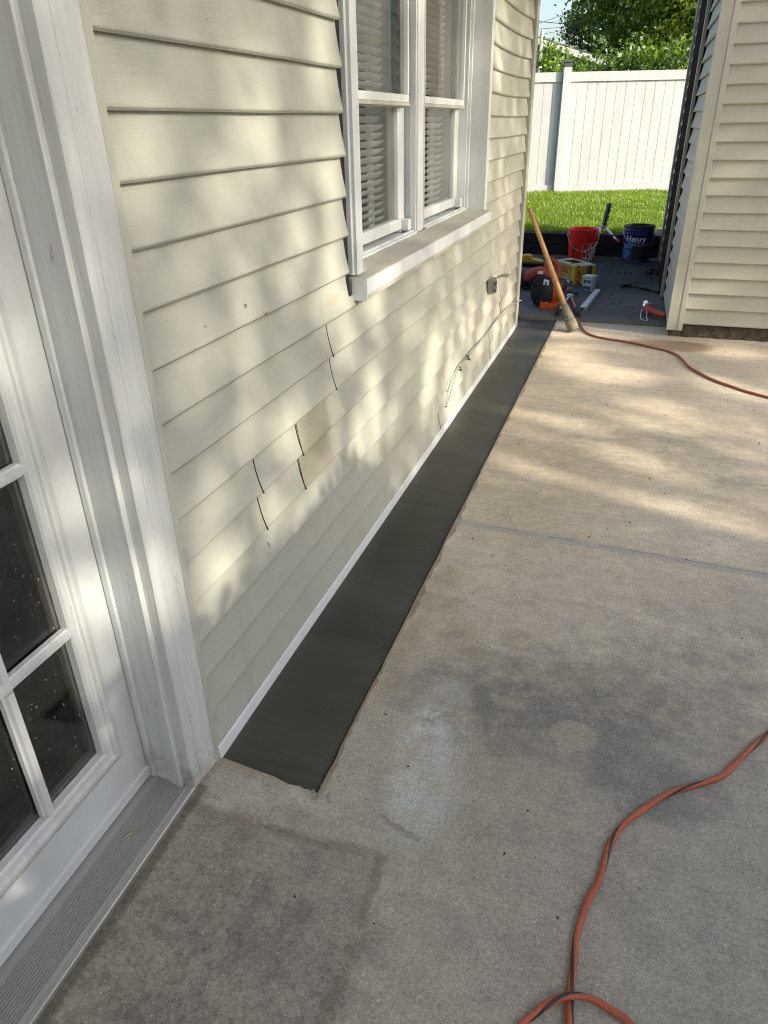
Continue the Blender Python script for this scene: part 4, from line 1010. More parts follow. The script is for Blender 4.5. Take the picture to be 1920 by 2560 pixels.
rag = 0.25 * np.sin(s * 3.1) + 0.15 * np.sin(s * 7.7)
keep = (t < 2.75 + rag) & (t > -0.6 + 0.5 * rag)
gp = gapness(s, t, GAPS); keep &= r.random(n) < np.clip((gp - 0.78) / 0.4, 0, 1)
s, t, gp = s[keep], t[keep], gp[keep]; D = 13.6 + 1.6 * r.normal(size=len(s)).clip(-1.3, 1.3)
P = s[:, None] * ES + t[:, None] * ET + D[:, None] * SV
st_ = thing('shade_tree', 'tall leafy garden tree out of view to the right, crown shaped to dapple the wall', 'tree', (12.4, -1.0, -0.05))
leaf_mesh('crown', P, 0.115, ['leaf_shade'], st_, 31, 0.5)
m = MB(); b = Vector((12.4, -1.0, -0.07)); trunk(m, [b, (12.5, -0.9, 2.0), (12.4, -0.7, 4.3), (12.45, -0.4, 6.5)], 0.16, 0.05)
for i in range(8):
    e = Vector((12.4 + RND.uniform(-1, 1), -3.6 + i * 0.85, 5.0 + RND.uniform(0, 1.8))); trunk(m, [(12.4, -0.75, 3.6 + 0.2 * i), (12.4, (-0.75 + e[1]) / 2, 4.6 + 0.15 * i), e], 0.035, 0.012, 6)
m.build('trunk', 'bark', st_, smooth=True)
# clipped hedge added out of view, outline and gaps shaped for the lower shadow edge
HT = np.array([(-9.000, 0.516), (0.781, 0.516), (0.863, 0.536), (1.013, 0.509), (1.154, 0.488), (1.279, 0.476), (1.427, 0.474), (1.576, 0.513), (1.742, 0.545), (1.766, 0.658), (1.898, 0.625), (1.910, 0.562), (2.211, 0.403), (2.287, 0.313), (2.654, 0.188), (2.714, -0.246), (2.754, -3.000)])
r = np.random.default_rng(22); n = 90000
hx = 3.75 + 0.5 * r.random(n); hy = -4.5 + 6.4 * r.random(n); hz_ = 0.1 + 2.2 * r.random(n)
P = np.c_[hx, hy, hz_]; s = P @ ES; t = P @ ET; top = np.interp(s, HT[:, 0], HT[:, 1])
keep = (t < top) & (s < 2.72)
gp = gapness(s, t, GAPS2); keep &= r.random(n) < np.clip((gp - 0.75) / 0.4, 0, 1)
hd = thing('occluder', 'clipped green hedge of leaves added out of view to shade the near patio', 'occluder', (4.0, -1.2, 0))
leaf_mesh('crown', P[keep], 0.08, ['leaf_dark', 'leaf_mid'], hd, 32, 0.2, [0.6, 0.4])
m = MB()
for i in range(9): y = -4.3 + i * 0.68; trunk(m, [(4.0, y, -0.05), (4.02, y + 0.05, 0.7), (3.98, y, 1.2)], 0.025, 0.012, 6)
m.build('stem', 'bark', hd, smooth=True)

# ================================================================== CORDS
def cord(pts, rad, name, mats, label, flat=0.84, turns=6.5, k=8, z0=None, lift=None, group='orange extension cords on the patio'):
    sp = spline([(x, y, 0) for x, y in pts], k); n = len(sp); L = [0.0]
    for i in range(1, n): L.append(L[-1] + (sp[i] - sp[i - 1]).length)
    m = MB(); seg = 14; vs = []; fs = []; ms = []
    for i, p in enumerate(sp):
        d = (sp[min(i + 1, n - 1)] - sp[max(i - 1, 0)]).normalized(); a = Vector((d[1], -d[0], 0)); up = Vector((0, 0, 1))
        tw = turns * L[i] * 2 * math.pi / 1.0 * 0.5 + 0.8 * math.sin(L[i] * 5)
        hz_ = rad * 0.86 + 0.0005 * math.sin(L[i] * 31) + (lift(L[i]) if lift else 0)
        for q in range(seg):
            th = 2 * math.pi * q / seg
            lx, ly = rad * math.cos(th), rad * flat * math.sin(th)
            x = lx * math.cos(tw) - ly * math.sin(tw); y = lx * math.sin(tw) + ly * math.cos(tw)
            vs.append(p + a * x + up * (hz_ + y + (z0 or 0)))
    for i in range(n - 1):
        for q in range(seg):
            fs.append((i * seg + q, i * seg + (q + 1) % seg, (i + 1) * seg + (q + 1) % seg, (i + 1) * seg + q)); ms.append(1 if q in (3, 4) else 0)
    m.v = [tuple(v) for v in vs]; m.f = fs; m.m = ms
    return tag(m.build(name, mats, smooth=True), label, 'cord', group)
f1 = [(4.2, 2.6), (3.2, 2.75), (2.4, 2.5), (1.9, 2.2), (1.62, 1.93), (1.42, 1.74), (1.3, 1.57), (1.246, 1.495), (1.217, 1.454), (1.168, 1.38), (1.132, 1.324), (1.089, 1.287), (1.04, 1.255), (0.999, 1.217), (0.96, 1.17), (0.929, 1.127), (0.908, 1.086), (0.896, 1.044), (0.89, 1.002), (0.881, 0.964), (0.869, 0.931), (0.861, 0.896), (0.854, 0.856), (0.853, 0.818), (0.853, 0.783), (0.853, 0.74), (0.856, 0.70),
      (0.868, 0.62), (0.91, 0.55), (0.99, 0.54), (1.03, 0.6), (1.0, 0.68), (0.947, 0.729), (0.928, 0.736), (0.906, 0.741), (0.881, 0.741), (0.856, 0.735), (0.838, 0.727), (0.814, 0.709), (0.797, 0.69), (0.786, 0.677), (0.76, 0.63), (0.745, 0.5), (0.78, 0.3), (0.95, 0.1), (1.3, -0.2), (2.0, -0.5), (3.0, -0.4)]
_sp = spline([(x, y, 0) for x, y in f1], 8); _L = [0]
for i in range(1, len(_sp)): _L.append(_L[-1] + (_sp[i] - _sp[i - 1]).length)
_lc = min((i for i in range(len(_sp)) if _L[i] > 3.9), key=lambda i: (_sp[i] - Vector((0.853, 0.734, 0))).length)
LC = _L[_lc]
cord(f1, 0.0071, 'extension_cord', ['cord', 'cordblack'], 'faded orange extension cord with a black stripe, looped over itself in the foreground', lift=lambda l: 0.0125 * math.exp(-((l - LC) / 0.055) ** 2))
f2 = [(0.3, 5.7), (0.36, 5.66), (0.388, 5.602), (0.419, 5.52), (0.449, 5.44), (0.481, 5.299), (0.508, 5.217), (0.542, 5.156), (0.588, 5.108), (0.65, 5.075), (0.773, 5.03), (0.857, 4.998), (0.94, 4.94), (1.009, 4.9), (1.062, 4.852), (1.107, 4.774), (1.14, 4.667), (1.162, 4.563), (1.202, 4.467), (1.254, 4.372), (1.317, 4.284), (1.38, 4.224), (1.44, 4.165), (1.543, 4.093), (1.8, 3.95), (2.3, 3.9), (3.0, 4.1), (4.2, 4.0)]
cord(f2, 0.0078, 'extension_cord', ['cord2', 'cord2'], 'dusty orange extension cord snaking from the wooden pole across the far patio', turns=2, lift=lambda l: 0.012 if l < 0.2 else 0.012 * max(0, 1 - (l - 0.2) / 0.12))

# ================================================================== TOOLS BY THE HOUSE CORNER
# wooden pole with a mortar-caked end, leaning on the corner post
pl = thing('wooden_pole', 'long wooden pole with a mortar caked end leaning against the house corner', 'pole', (0.43, 5.215, 0))
pb, pt = Vector((0.43, 5.215, 0.0)), Vector((0.035, 5.305, 0.80)); dr = (pt - pb).normalized()
m = MB(); pts = [pb + dr * l for l in (0.14, 0.3, 0.5, 0.7, 0.82, 0.885, 0.895)]
m.tube(pts, [0.0185, 0.018, 0.0172, 0.016, 0.0155, 0.0145, 0.009], 14); m.build('handle', 'pole', pl, smooth=True)
m = MB(); rr = random.Random(3); P_ = []; R__ = []
for l, q in ((0.004, 0.02), (0.01, 0.038), (0.03, 0.042), (0.06, 0.039), (0.09, 0.034), (0.13, 0.03), (0.165, 0.026), (0.185, 0.0225), (0.19, 0.019)):
    P_.append(pb + dr * (l + 0.02)); R__.append(q * rr.uniform(0.95, 1.06))
m.tube(P_, R__, 18); m.tube([pb + dr * 0.012 + Vector((0.004, -0.01, 0.004)), pb + dr * 0.06], [0.036, 0.03], 12)
m.build('mortar_end', 'mortar', pl, smooth=True)
m = MB(); m.lathe([(0.0365, 0.088), (0.038, 0.094), (0.0365, 0.1)], frame(pb, (1, 0, 0), dr), 18); m.build('wire_tie', 'darkgrey', pl)

ZB = Z_BACK
# leaf blower
lb = thing('leaf_blower', 'orange and black handheld leaf blower standing on the back slab', 'leaf blower', (0.1, 5.93, ZB))
ax = Vector((-0.82, -0.57, 0.0)).normalized()               # fan axis
m = MB(); T = frame((0.125, 5.93, 0.135), (0, 0, 1), -ax)
m.lathe([(0.0, -0.01), (0.1, -0.01), (0.118, 0.005), (0.12, 0.05), (0.105, 0.085), (0.07, 0.1), (0, 0.102)], T, 32); m.build('fan_housing', 'orange', lb, smooth=True)
m = MB(); T = frame((0.125, 5.93, 0.135), (0, 0, 1), ax)
m.lathe([(0.123, 0.0), (0.125, 0.03), (0.112, 0.07), (0.08, 0.092), (0.0, 0.095)], T, 32)
for k in range(18):
    a = 2 * math.pi * k / 18; m.tube([T @ Vector((0.03 * math.cos(a), 0.03 * math.sin(a), 0.098)), T @ Vector((0.085 * math.cos(a), 0.085 * math.sin(a), 0.092)), T @ Vector((0.117 * math.cos(a), 0.117 * math.sin(a), 0.066))], 0.004, 6)
m.lathe([(0.045, 0.096), (0.048, 0.1), (0.051, 0.096)], T, 24)
m.build('fan_guard', 'rubber', lb, smooth=True)
m = MB(); m.prism([(0.10, 0.0), (0.235, 0.0), (0.24, 0.03), (0.21, 0.042), (0.165, 0.045), (0.16, 0.19), (0.11, 0.21), (0.10, 0.1)], 5.815, 5.905, lambda u, v, w: (u, w + 0.15 * (u - 0.1), ZB + v))
m.build('stand', 'orange', lb, bevel=0.008)
m = MB()
for k in range(5): m.box(0.163, 0.2, 5.845, 5.875, ZB + 0.075 + k * 0.019, ZB + 0.083 + k * 0.019)
m.box(0.155, 0.196, 5.85, 5.9, ZB + 0.06, ZB + 0.2, 1); m.build('cooling_vent', ['inkbrown', 'orange'], lb)
m = MB(); m.tube(spline([(0.155, 5.9, 0.17), (0.145, 5.92, 0.235), (0.105, 5.94, 0.268), (0.045, 5.96, 0.265), (-0.02, 5.985, 0.235), (-0.045, 6.0, 0.222)], 6), [0.032] * 6 + [0.036] * 6 + [0.04] * 6 + [0.042] * 6 + [0.042] * 7, 18); m.build('outlet', 'faded', lb, smooth=True)
m = MB(); m.box(0.055, 0.095, 5.9005, 5.9045, 0.262, 0.284, T=None); m.build('sticker', 'inkwhite', lb)
m = MB(); m.tube(spline([(-0.04, 6.0, 0.225), (-0.09, 6.02, 0.24), (-0.16, 6.06, 0.25), (-0.32, 6.12, 0.24)], 5), 0.045, 18); m.lathe([(0.048, 0), (0.05, 0.01), (0.048, 0.02)], frame((-0.055, 6.003, 0.228), (0, 0, 1), (-1, 0.4, 0.2)), 18); m.build('nozzle', 'darkgrey', lb, smooth=True)
m = MB(); m.tube(spline([(0.105, 5.95, 0.335), (0.125, 5.95, 0.363), (0.165, 5.948, 0.358), (0.205, 5.94, 0.32), (0.216, 5.935, 0.275), (0.2, 5.925, 0.235), (0.165, 5.915, 0.19)], 6), [0.016] * 10 + [0.0195] * 27, 14); m.tube([(0.108, 5.95, 0.337), (0.11, 5.95, 0.28)], 0.016, 12); m.build('handle', 'faded', lb, smooth=True)
m = MB(); m.tube([(0.14, 5.945, 0.335), (0.165, 5.945, 0.315), (0.185, 5.94, 0.28)], 0.007, 8); m.build('trigger', 'black', lb)
m = MB(); T = Matrix.Translation((0.235, 5.96, 0.175)) @ Matrix.Diagonal((0.055, 0.06, 0.062, 1))
m.lathe([(0, -1), (0.5, -0.87), (0.87, -0.5), (1, 0), (0.87, 0.5), (0.5, 0.87), (0, 1)], T, 24); m.build('fuel_tank', 'darkgrey', lb, smooth=True)
m = MB(); m.prism([(0.116, 0.172), (0.155, 0.168), (0.158, 0.222), (0.118, 0.228)], 5.797, 5.8, lambda u, v, w: (u, w + 0.15 * (u - 0.1) + 0.016, ZB + v)); m.build('label_plate', 'inkwhite', lb)
m = MB(); m.prism([(0.127, 0.19), (0.144, 0.188), (0.145, 0.208), (0.128, 0.21)], 5.794, 5.7965, lambda u, v, w: (u, w + 0.15 * (u - 0.1) + 0.016, ZB + v)); m.build('label_print', 'inkblue', lb)

# yellow tool, black bag behind
yt = thing('tool_case', 'yellow and black plastic tool half hidden by the house corner', 'tool', (-0.25, 7.72, ZB))
m = MB(); m.prism([(-0.40, 0.03), (-0.13, 0.03), (-0.125, 0.05), (-0.2, 0.068), (-0.235, 0.07), (-0.25, 0.1), (-0.28, 0.108), (-0.33, 0.105), (-0.35, 0.075), (-0.40, 0.07)], 7.68, 7.80, lambda u, v, w: (u, w, ZB + v)); m.build('shell', 'yellow', yt, bevel=0.006)
m = MB(); m.box(-0.4, -0.12, 7.685, 7.79, ZB, ZB + 0.03); m.tube([(-0.4, 7.67, ZB + 0.03), (-0.15, 7.66, ZB + 0.03)], 0.016, 10); m.build('base', 'black', yt, bevel=0.005)
def lump(name, c, rad, seed, mat, amp=0.35, sub=4):
    me = bpy.data.meshes.new(name); import bmesh
    bm = bmesh.new(); bmesh.ops.create_icosphere(bm, subdivisions=sub, radius=1.0)
    for v in bm.verts:
        p = v.co.copy(); k = 1 + amp * (wob(p[0] * 2 + seed, p[1] * 3, p[2] * 4) * 0.6 + 0.4 * wob(p[1] * 5 + seed, p[2] * 6, p[0] * 5))
        v.co = Vector((c[0] + p[0] * k * rad[0], c[1] + p[1] * k * rad[1], max(ZB, c[2] + p[2] * k * rad[2])))
    bm.to_mesh(me); bm.free(); me.materials.append(MT[mat])
    o = bpy.data.objects.new(name, me); COL.objects.link(o); return o
tag(lump('plastic_bag', (-0.13, 6.62, ZB + 0.06), (0.16, 0.12, 0.085), 2.0, 'bag', 0.4), 'crumpled shiny black plastic bag behind the leaf blower', 'bag')

# red five gallon bucket
def bucket_T(x, y): return Matrix.Translation((x, y, ZB))
rb = thing('bucket', 'bright red plastic bucket with a square white print, behind the yellow box', 'bucket', (0.205, 8.21, ZB))
T = bucket_T(0.205, 8.21)
RP = [(0.0, 0.004), (0.128, 0.0), (0.131, 0.006), (0.146, 0.235), (0.1475, 0.247), (0.153, 0.248), (0.153, 0.253), (0.148, 0.256), (0.1485, 0.264), (0.1545, 0.265), (0.1545, 0.27), (0.149, 0.273), (0.1495, 0.282), (0.156, 0.283), (0.156, 0.288), (0.151, 0.291), (0.152, 0.305), (0.156, 0.307), (0.156, 0.311), (0.149, 0.3115), (0.146, 0.3), (0.127, 0.012), (0.0, 0.01)]
m = MB(); m.lathe(RP, T, 48); m.build('shell', 'red', rb, smooth=True)
def wrapped(m, vs, fs, T, rfun, a0, mat=0, off=0.0012, sc=1.0, rot=0.0, zc=0.2, dx=0.0):
    out = []
    for x, y, _ in vs:
        u = x * math.cos(rot) - y * math.sin(rot) + dx; w = x * math.sin(rot) + y * math.cos(rot) + zc; R = rfun(w) + off
        a = a0 + u / R; out.append(T @ Vector((R * math.cos(a), R * math.sin(a), w)))
    m.add(out, fs, mat)
def gridrect(x0, x1, y0, y1, nx=12, ny=2):
    vs = [(x0 + (x1 - x0) * i / nx, y0 + (y1 - y0) * j / ny, 0) for j in range(ny + 1) for i in range(nx + 1)]
    fs = [(j * (nx + 1) + i, j * (nx + 1) + i + 1, (j + 1) * (nx + 1) + i + 1, (j + 1) * (nx + 1) + i) for j in range(ny) for i in range(nx)]
    return vs, fs
rr_ = lambda z: 0.131 + 0.0655 * (z - 0.006)
A0 = math.radians(-90 + 4)
m = MB(); q = 0.0035
for x0, x1, y0, y1 in ((-0.0, 0.16, 0.165, 0.165 + q), (0.0, q, 0.0, 0.165)): wrapped(m, *gridrect(x0, x1, y0, y1), T, rr_, A0, zc=0.01, dx=0.005)
v_, f_ = text_geo('THE', 0.062, 0.0012); wrapped(m, v_, f_, T, rr_, A0, rot=math.radians(40), zc=0.118, dx=0.07)
v_, f_ = text_geo('HOME', 0.075, 0.0018); wrapped(m, v_, f_, T, rr_, A0, rot=math.radians(40), zc=0.062, dx=0.09)
v_, f_ = text_geo('DEPOT', 0.075, 0.0018); wrapped(m, v_, f_, T, rr_, A0, rot=math.radians(40), zc=0.008 + 0.03, dx=0.14)
m.build('lettering', 'inkwhite', rb)
m = MB()
for x0, x1, y0, y1 in ((-0.108, -0.062, 0.128, 0.146), (-0.106, -0.08, 0.085, 0.115), (-0.078, -0.068, 0.07, 0.115), (-0.108, -0.07, 0.04, 0.06)): wrapped(m, *gridrect(x0, x1, y0, y1, 6), T, rr_, A0, zc=0.0)
m.build('warning_print', 'inkblack', rb)
m = MB(); pts = []
for k in range(25):
    t = math.pi * k / 24; a = math.radians(12) - math.pi * 0.0 - t
    R = 0.158; pts.append(T @ Vector((R * math.cos(a) * 1.01, R * math.sin(a) * (1.0) - 0.002, 0.262 - 0.155 * math.sin(t))))
m.tube(pts, 0.0022, 6); m.build('bail', 'steel', rb)
m = MB(); m.tube(pts[4:8], 0.006, 8); m.build('grip', 'inkwhite', rb)

# navy blue pail
bp = thing('pail', 'navy blue metal pail with white lettering against the timber wall', 'pail', (0.755, 8.27, ZB))
T = bucket_T(0.755, 8.27); rp = lambda z: 0.137 + 0.038 * z
BP = [(0, 0.006), (0.134, 0.006), (0.139, 0.0), (0.141, 0.006), (0.137, 0.012), (rp(0.27), 0.27), (rp(0.27) + 0.003, 0.276), (rp(0.28), 0.282), (rp(0.3), 0.3), (rp(0.3) + 0.003, 0.306), (rp(0.31), 0.312), (rp(0.335), 0.335), (0.156, 0.338), (0.158, 0.343), (0.154, 0.348), (0.148, 0.346), (0.146, 0.335), (0.133, 0.014), (0, 0.012)]
m = MB(); m.lathe(BP[:12], T, 48); m.build('shell', 'pail', bp, smooth=True)
m = MB(); m.lathe(BP[11:], T, 48); m.build('rim', 'black', bp, smooth=True)
m = MB(); m.lathe([(0.0, 0.318), (0.09, 0.318), (0.1, 0.319)], T, 32); m.lathe([(0.1, 0.319), (0.146, 0.3195)], T, 32, 1); m.build('residue', ['tar', 'black'], bp)
A1 = math.radians(-90 - 4)
m = MB(); v_, f_ = text_geo('Henry', 0.082, 0.0016); wrapped(m, v_, f_, T, rp, A1, zc=0.228, dx=-0.012)
wrapped(m, *gridrect(-0.08, 0.03, 0.0, 0.0022), T, rp, A1, zc=0.188); m.build('lettering', 'inkwhite', bp)
m = MB(); wrapped(m, *gridrect(-0.15, -0.035, 0.0, 0.03, 10), T, rp, A1, zc=0.152); wrapped(m, *gridrect(-0.15, -0.055, 0.03, 0.1, 10), T, rp, A1, zc=0.03, mat=0)
wrapped(m, *gridrect(-0.15, -0.04, 0.0, 0.012, 10), T, rp, A1, zc=0.139, mat=1); wrapped(m, *gridrect(-0.15, -0.095, 0.0, 0.03, 6), T, rp, A1, zc=0.035, mat=1); wrapped(m, *gridrect(-0.14, -0.11, 0.0, 0.025, 6), T, rp, A1, zc=0.075, mat=0, off=0.0018)
m.build('label_picture', ['inkcyan', 'inkviolet'], bp)
m = MB(); wrapped(m, *gridrect(-0.03, 0.14, 0.0, 0.14, 14), T, rp, A1, zc=0.03); wrapped(m, *gridrect(-0.03, 0.06, 0.0, 0.018, 8), T, rp, A1, zc=0.172, mat=1); m.build('tar_smear', ['black', 'darkgrey'], bp)
m = MB(); pts = []
for k in range(25):
    t = math.pi * k / 24; a = math.radians(20) - t - math.radians(10); R = 0.156 + 0.006 * math.sin(t)
    pts.append(T @ Vector((R * math.cos(a), R * math.sin(a), 0.295 - 0.13 * math.sin(t))))
m.tube(pts, 0.0022, 6); m.build('bail', 'steel', bp)
for s_ in (0, 24):
    pass

# yellow contractor-bag box, torn open on top
bx = thing('cardboard_box', 'open yellow cardboard box with red lettering in front of the red bucket', 'box', (0.26, 6.84, ZB))
bu = Vector((0.172, 0.13, 0)).normalized(); bv = Vector((-0.2, 0.29, 0)).normalized(); bv = (bv - bu * bu.dot(bv)).normalized()
BO = Vector((0.262, 6.845, ZB)); BW, BD, BH = 0.215, 0.36, 0.155
def bpnt(u, v, z): return tuple(BO + bu * u + bv * v + Vector((0, 0, z)))
def bquad(m, a, b, c, d, mat=0): m.add([bpnt(*a), bpnt(*b), bpnt(*c), bpnt(*d)], [(0, 1, 2, 3)], mat)
m = MB()
t = 0.003
for u0, u1, v0, v1 in ((0, BW, 0, t), (0, BW, BD - t, BD), (0, t, t, BD - t), (BW - t, BW, t, BD - t)):
    vs = [bpnt(u, v, z) for z in (0, BH) for u, v in ((u0, v0), (u1, v0), (u1, v1), (u0, v1))]
    m.add(vs, [(3, 2, 1, 0), (4, 5, 6, 7), (0, 1, 5, 4), (1, 2, 6, 5), (2, 3, 7, 6), (3, 0, 4, 7)])
m.build('carton', 'boxyellow', bx)
m = MB()
def flap(q): m.add([bpnt(*p) for p in q] + [bpnt(p[0], p[1], p[2] + 0.003) for p in q], [(0, 1, 2, 3), (7, 6, 5, 4), (0, 4, 5, 1), (1, 5, 6, 2), (2, 6, 7, 3), (3, 7, 4, 0)])
flap([(0, 0, BH + .001), (BW, 0, BH + .001), (BW, 0.14, BH + .004), (0, 0.12, BH + .003)])
flap([(0, 0.12, BH + .003), (0.055, 0.13, BH + .008), (0.05, BD, BH + .006), (0, BD, BH + .001)])
flap([(0.16, 0.14, BH + .01), (BW, 0.14, BH + .004), (BW, BD, BH + .001), (0.17, BD, BH + .012)])
flap([(0.05, 0.28, BH + .008), (0.17, 0.28, BH + .01), (0.17, BD, BH + .012), (0.05, BD, BH + .006)])
m.build('flap', 'boxtop', bx)
m = MB(); bquad(m, (0.006, 0.006, 0.12), (BW - .006, 0.006, 0.12), (BW - .006, BD - .006, 0.12), (0.006, BD - .006, 0.12)); m.build('bag_roll', 'bag', bx)
# prints: long left side faces -u (towards the house), short side faces -v
def on_left(x, y, e=0.0012): return bpnt(-e, BD - x, y)        # x runs left to right seen from the camera
def on_front(x, y, e=0.0012): return bpnt(x, -e, y)
def rect(m, fn, x0, x1, y0, y1, mat=0, e=0.0012): m.add([fn(x0, y0, e), fn(x1, y0, e), fn(x1, y1, e), fn(x0, y1, e)], [(0, 1, 2, 3)], mat)
m = MB(); v_, f_ = text_geo('HUSKY', 0.088, 0.0028)
m.add([on_left(0.175 + x, 0.108 + y - 0.0 * x) for x, y, _ in v_], f_); m.build('lettering', 'inkred', bx); m = MB()
v_, f_ = text_geo('HUSKY', 0.06, 0.002)
m.add([on_front(0.048 - y, 0.074 + x) for x, y, _ in v_], f_); m.build('lettering', 'inkred', bx)
m = MB(); rect(m, on_left, 0.1, 0.345, 0.002, 0.03); m.build('black_print', 'inkblack', bx)
m = MB(); v_, f_ = text_geo('CONTRACTOR', 0.022, 0.0006); m.add([on_left(0.14 + x, 0.055 + y) for x, y, _ in v_], f_); m.build('lettering', 'inkblack', bx)
m = MB(); rect(m, on_front, 0.13, BW - 0.035, 0.06, 0.15); m.build('black_print', 'inkblack', bx); m = MB()
v_, f_ = text_geo('CLEAN-UP BAGS', 0.015, 0.0004); m.add([on_front(0.088 - y, 0.08 + x) for x, y, _ in v_], f_); m.build('lettering', 'inkblack', bx)
m = MB(); rect(m, on_left, 0.25, 0.31, 0.04, 0.075, 0, 0.0016); rect(m, on_left, 0.19, 0.3, 0.006, 0.026, 1, 0.002); m.build('picture_print', ['inkviolet', 'inkwhite', 'inkbrown'], bx); m = MB()
for k in range(4): rect(m, on_front, 0.132 + k * 0.013, 0.14 + k * 0.013, 0.075 + 0.01 * (k % 2), 0.145, 2, 0.0018)
rect(m, on_front, 0.105, 0.128, 0.05, 0.15, 0, 0.0014); m.build('picture_print', ['inkviolet', 'inkwhite', 'inkbrown'], bx)

# small white tub with a lid
tb = thing('plastic_tub', 'small square white tub with blue label beside the yellow box', 'tub', (0.41, 6.59, ZB))
tu = Vector((0.95, -0.3, 0)).normalized(); tv = Vector((0.3, 0.95, 0)).normalized(); TO = Vector((0.355, 6.565, ZB))
def tpt(x, y, z, k=1.0):
    k = 0.92 + 0.08 * z / 0.12
    return tuple(TO + tu * (0.045 + (x - 0.045) * k) + tv * (0.05 + (y - 0.05) * k) + Vector((0, 0, z)))
m = MB()
def tbox(x0, x1, y0, y1, z0, z1, mat=0): m.add([tpt(x, y, z) for z in (z0, z1) for x, y in ((x0, y0), (x1, y0), (x1, y1), (x0, y1))], [(3, 2, 1, 0), (4, 5, 6, 7), (0, 1, 5, 4), (1, 2, 6, 5), (2, 3, 7, 6), (3, 0, 4, 7)], mat)
tbox(0, 0.09, 0, 0.1, 0, 0.118); m.build('body', 'tub', tb, bevel=0.006)
m = MB(); tbox(-0.004, 0.094, -0.004, 0.104, 0.118, 0.13); tbox(0.008, 0.082, 0.008, 0.092, 0.13, 0.133); m.build('lid', 'tub', tb, bevel=0.003)
def tq(x0, x1, z0, z1, mat, e=0.0015): m.add([tpt(x, -e, z) for x, z in ((x0, z0), (x1, z0), (x1, z1), (x0, z1))], [(0, 1, 2, 3)], mat)
m = MB(); tq(0.006, 0.082, 0.008, 0.05, 0); tq(0.02, 0.076, 0.036, 0.05, 1, 0.0022); tq(0.014, 0.08, 0.076, 0.1, 0); m.build('label', ['inkblue', 'inkgreen'], tb)
m = MB(); v_, f_ = text_geo('Mapei', 0.02, 0.0006) if False else text_geo('floor', 0.018, 0.0004)
for cz in (0.088,):
    m.add([tpt(0.047 + x * 0.9, -0.0028, cz + y) for x, y, _ in v_], f_)
m.build('label_print', 'inkwhite', tb); m = MB(); tq(0.025, 0.065, 0.018, 0.026, 0, 0.0026); m.build('label_print', 'inkwhite', tb)
m = MB(); m.tube(spline([tpt(-0.004, 0.05, 0.1), tpt(-0.02, 0.03, 0.085), tpt(-0.012, 0.0, 0.075), tpt(0.0, 0.0, 0.08)], 5), 0.002, 6); m.build('bail', 'inkwhite', tb)

# folded white metal channel
m = MB(); a = Vector((0.43, 5.83, ZB)); b = Vector((0.492, 6.545, ZB)); d_ = (b - a); L_ = d_.length; T = frame(a, d_)   # local y is to the left
m.box(0, L_, -0.024, 0.022, 0.028, 0.0305, T=T); m.box(0, L_, -0.024, -0.0215, 0.0, 0.0278, T=T); m.box(0, L_, -0.0212, 0.0, 0.0, 0.002, T=T)
tag(m.build('metal_channel', 'tub'), 'length of white folded metal channel lying on the back slab', 'metal trim')

# claw hammer
hm = thing('hammer', 'dark claw hammer lying on the back slab near the shed', 'hammer', (0.8, 6.8, ZB))
m = MB(); m.tube([(0.735, 6.865, ZB + 0.016), (0.83, 6.80, ZB + 0.014)], 0.008, 10); m.tube(spline([(0.83, 6.80, ZB + 0.014), (0.9, 6.74, ZB + 0.016), (0.97, 6.665, ZB + 0.014), (0.995, 6.64, ZB + 0.016)], 4), [0.011, 0.014, 0.0155, 0.0155, 0.014, 0.013, 0.013, 0.0135, 0.0145, 0.0155, 0.016, 0.0165, 0.012], 12); m.build('handle', 'black', hm, smooth=True)
m = MB(); m.tube(spline([(0.682, 6.80, ZB + 0.016), (0.705, 6.825, ZB + 0.018), (0.735, 6.87, ZB + 0.02), (0.748, 6.92, ZB + 0.018), (0.762, 6.985, ZB + 0.012)], 4), [0.019, 0.02, 0.02, 0.014, 0.014, 0.014, 0.015, 0.016, 0.015, 0.013, 0.012, 0.011, 0.01, 0.009, 0.008, 0.006, 0.004], 12); m.build('head', 'darkgrey', hm, smooth=True)

# orange hand tool with a chrome head
ot = thing('hand_tool', 'orange hand tool with a rounded chrome head against the shed corner', 'tool', (0.92, 5.75, ZB))
m = MB(); m.tube(spline([(0.905, 5.79, ZB + 0.055), (0.93, 5.75, ZB + 0.05), (0.98, 5.7, ZB + 0.042), (1.035, 5.66, ZB + 0.04)], 5), [0.034] * 3 + [0.028] * 3 + [0.022] * 10, 14); m.build('body', 'faded', ot, smooth=True)
m = MB(); m.tube(spline([(0.905, 5.79, ZB + 0.06), (0.895, 5.85, ZB + 0.062), (0.893, 5.9, ZB + 0.06), (0.893, 5.93, ZB + 0.058)], 4), [0.033, 0.036, 0.038, 0.037, 0.034, 0.036, 0.036, 0.034, 0.031, 0.027, 0.022, 0.016, 0.005], 18); m.build('head', 'chrome', ot, smooth=True)
m = MB(); m.tube(spline([(0.9, 5.74, ZB + 0.05), (0.905, 5.66, ZB + 0.02), (0.915, 5.615, ZB + 0.006), (0.89, 5.62, ZB + 0.005), (0.868, 5.66, ZB + 0.006), (0.862, 5.8, ZB + 0.01), (0.868, 5.92, ZB + 0.02)], 5), 0.004, 8); m.build('wire_guard', 'steel', ot, smooth=True)

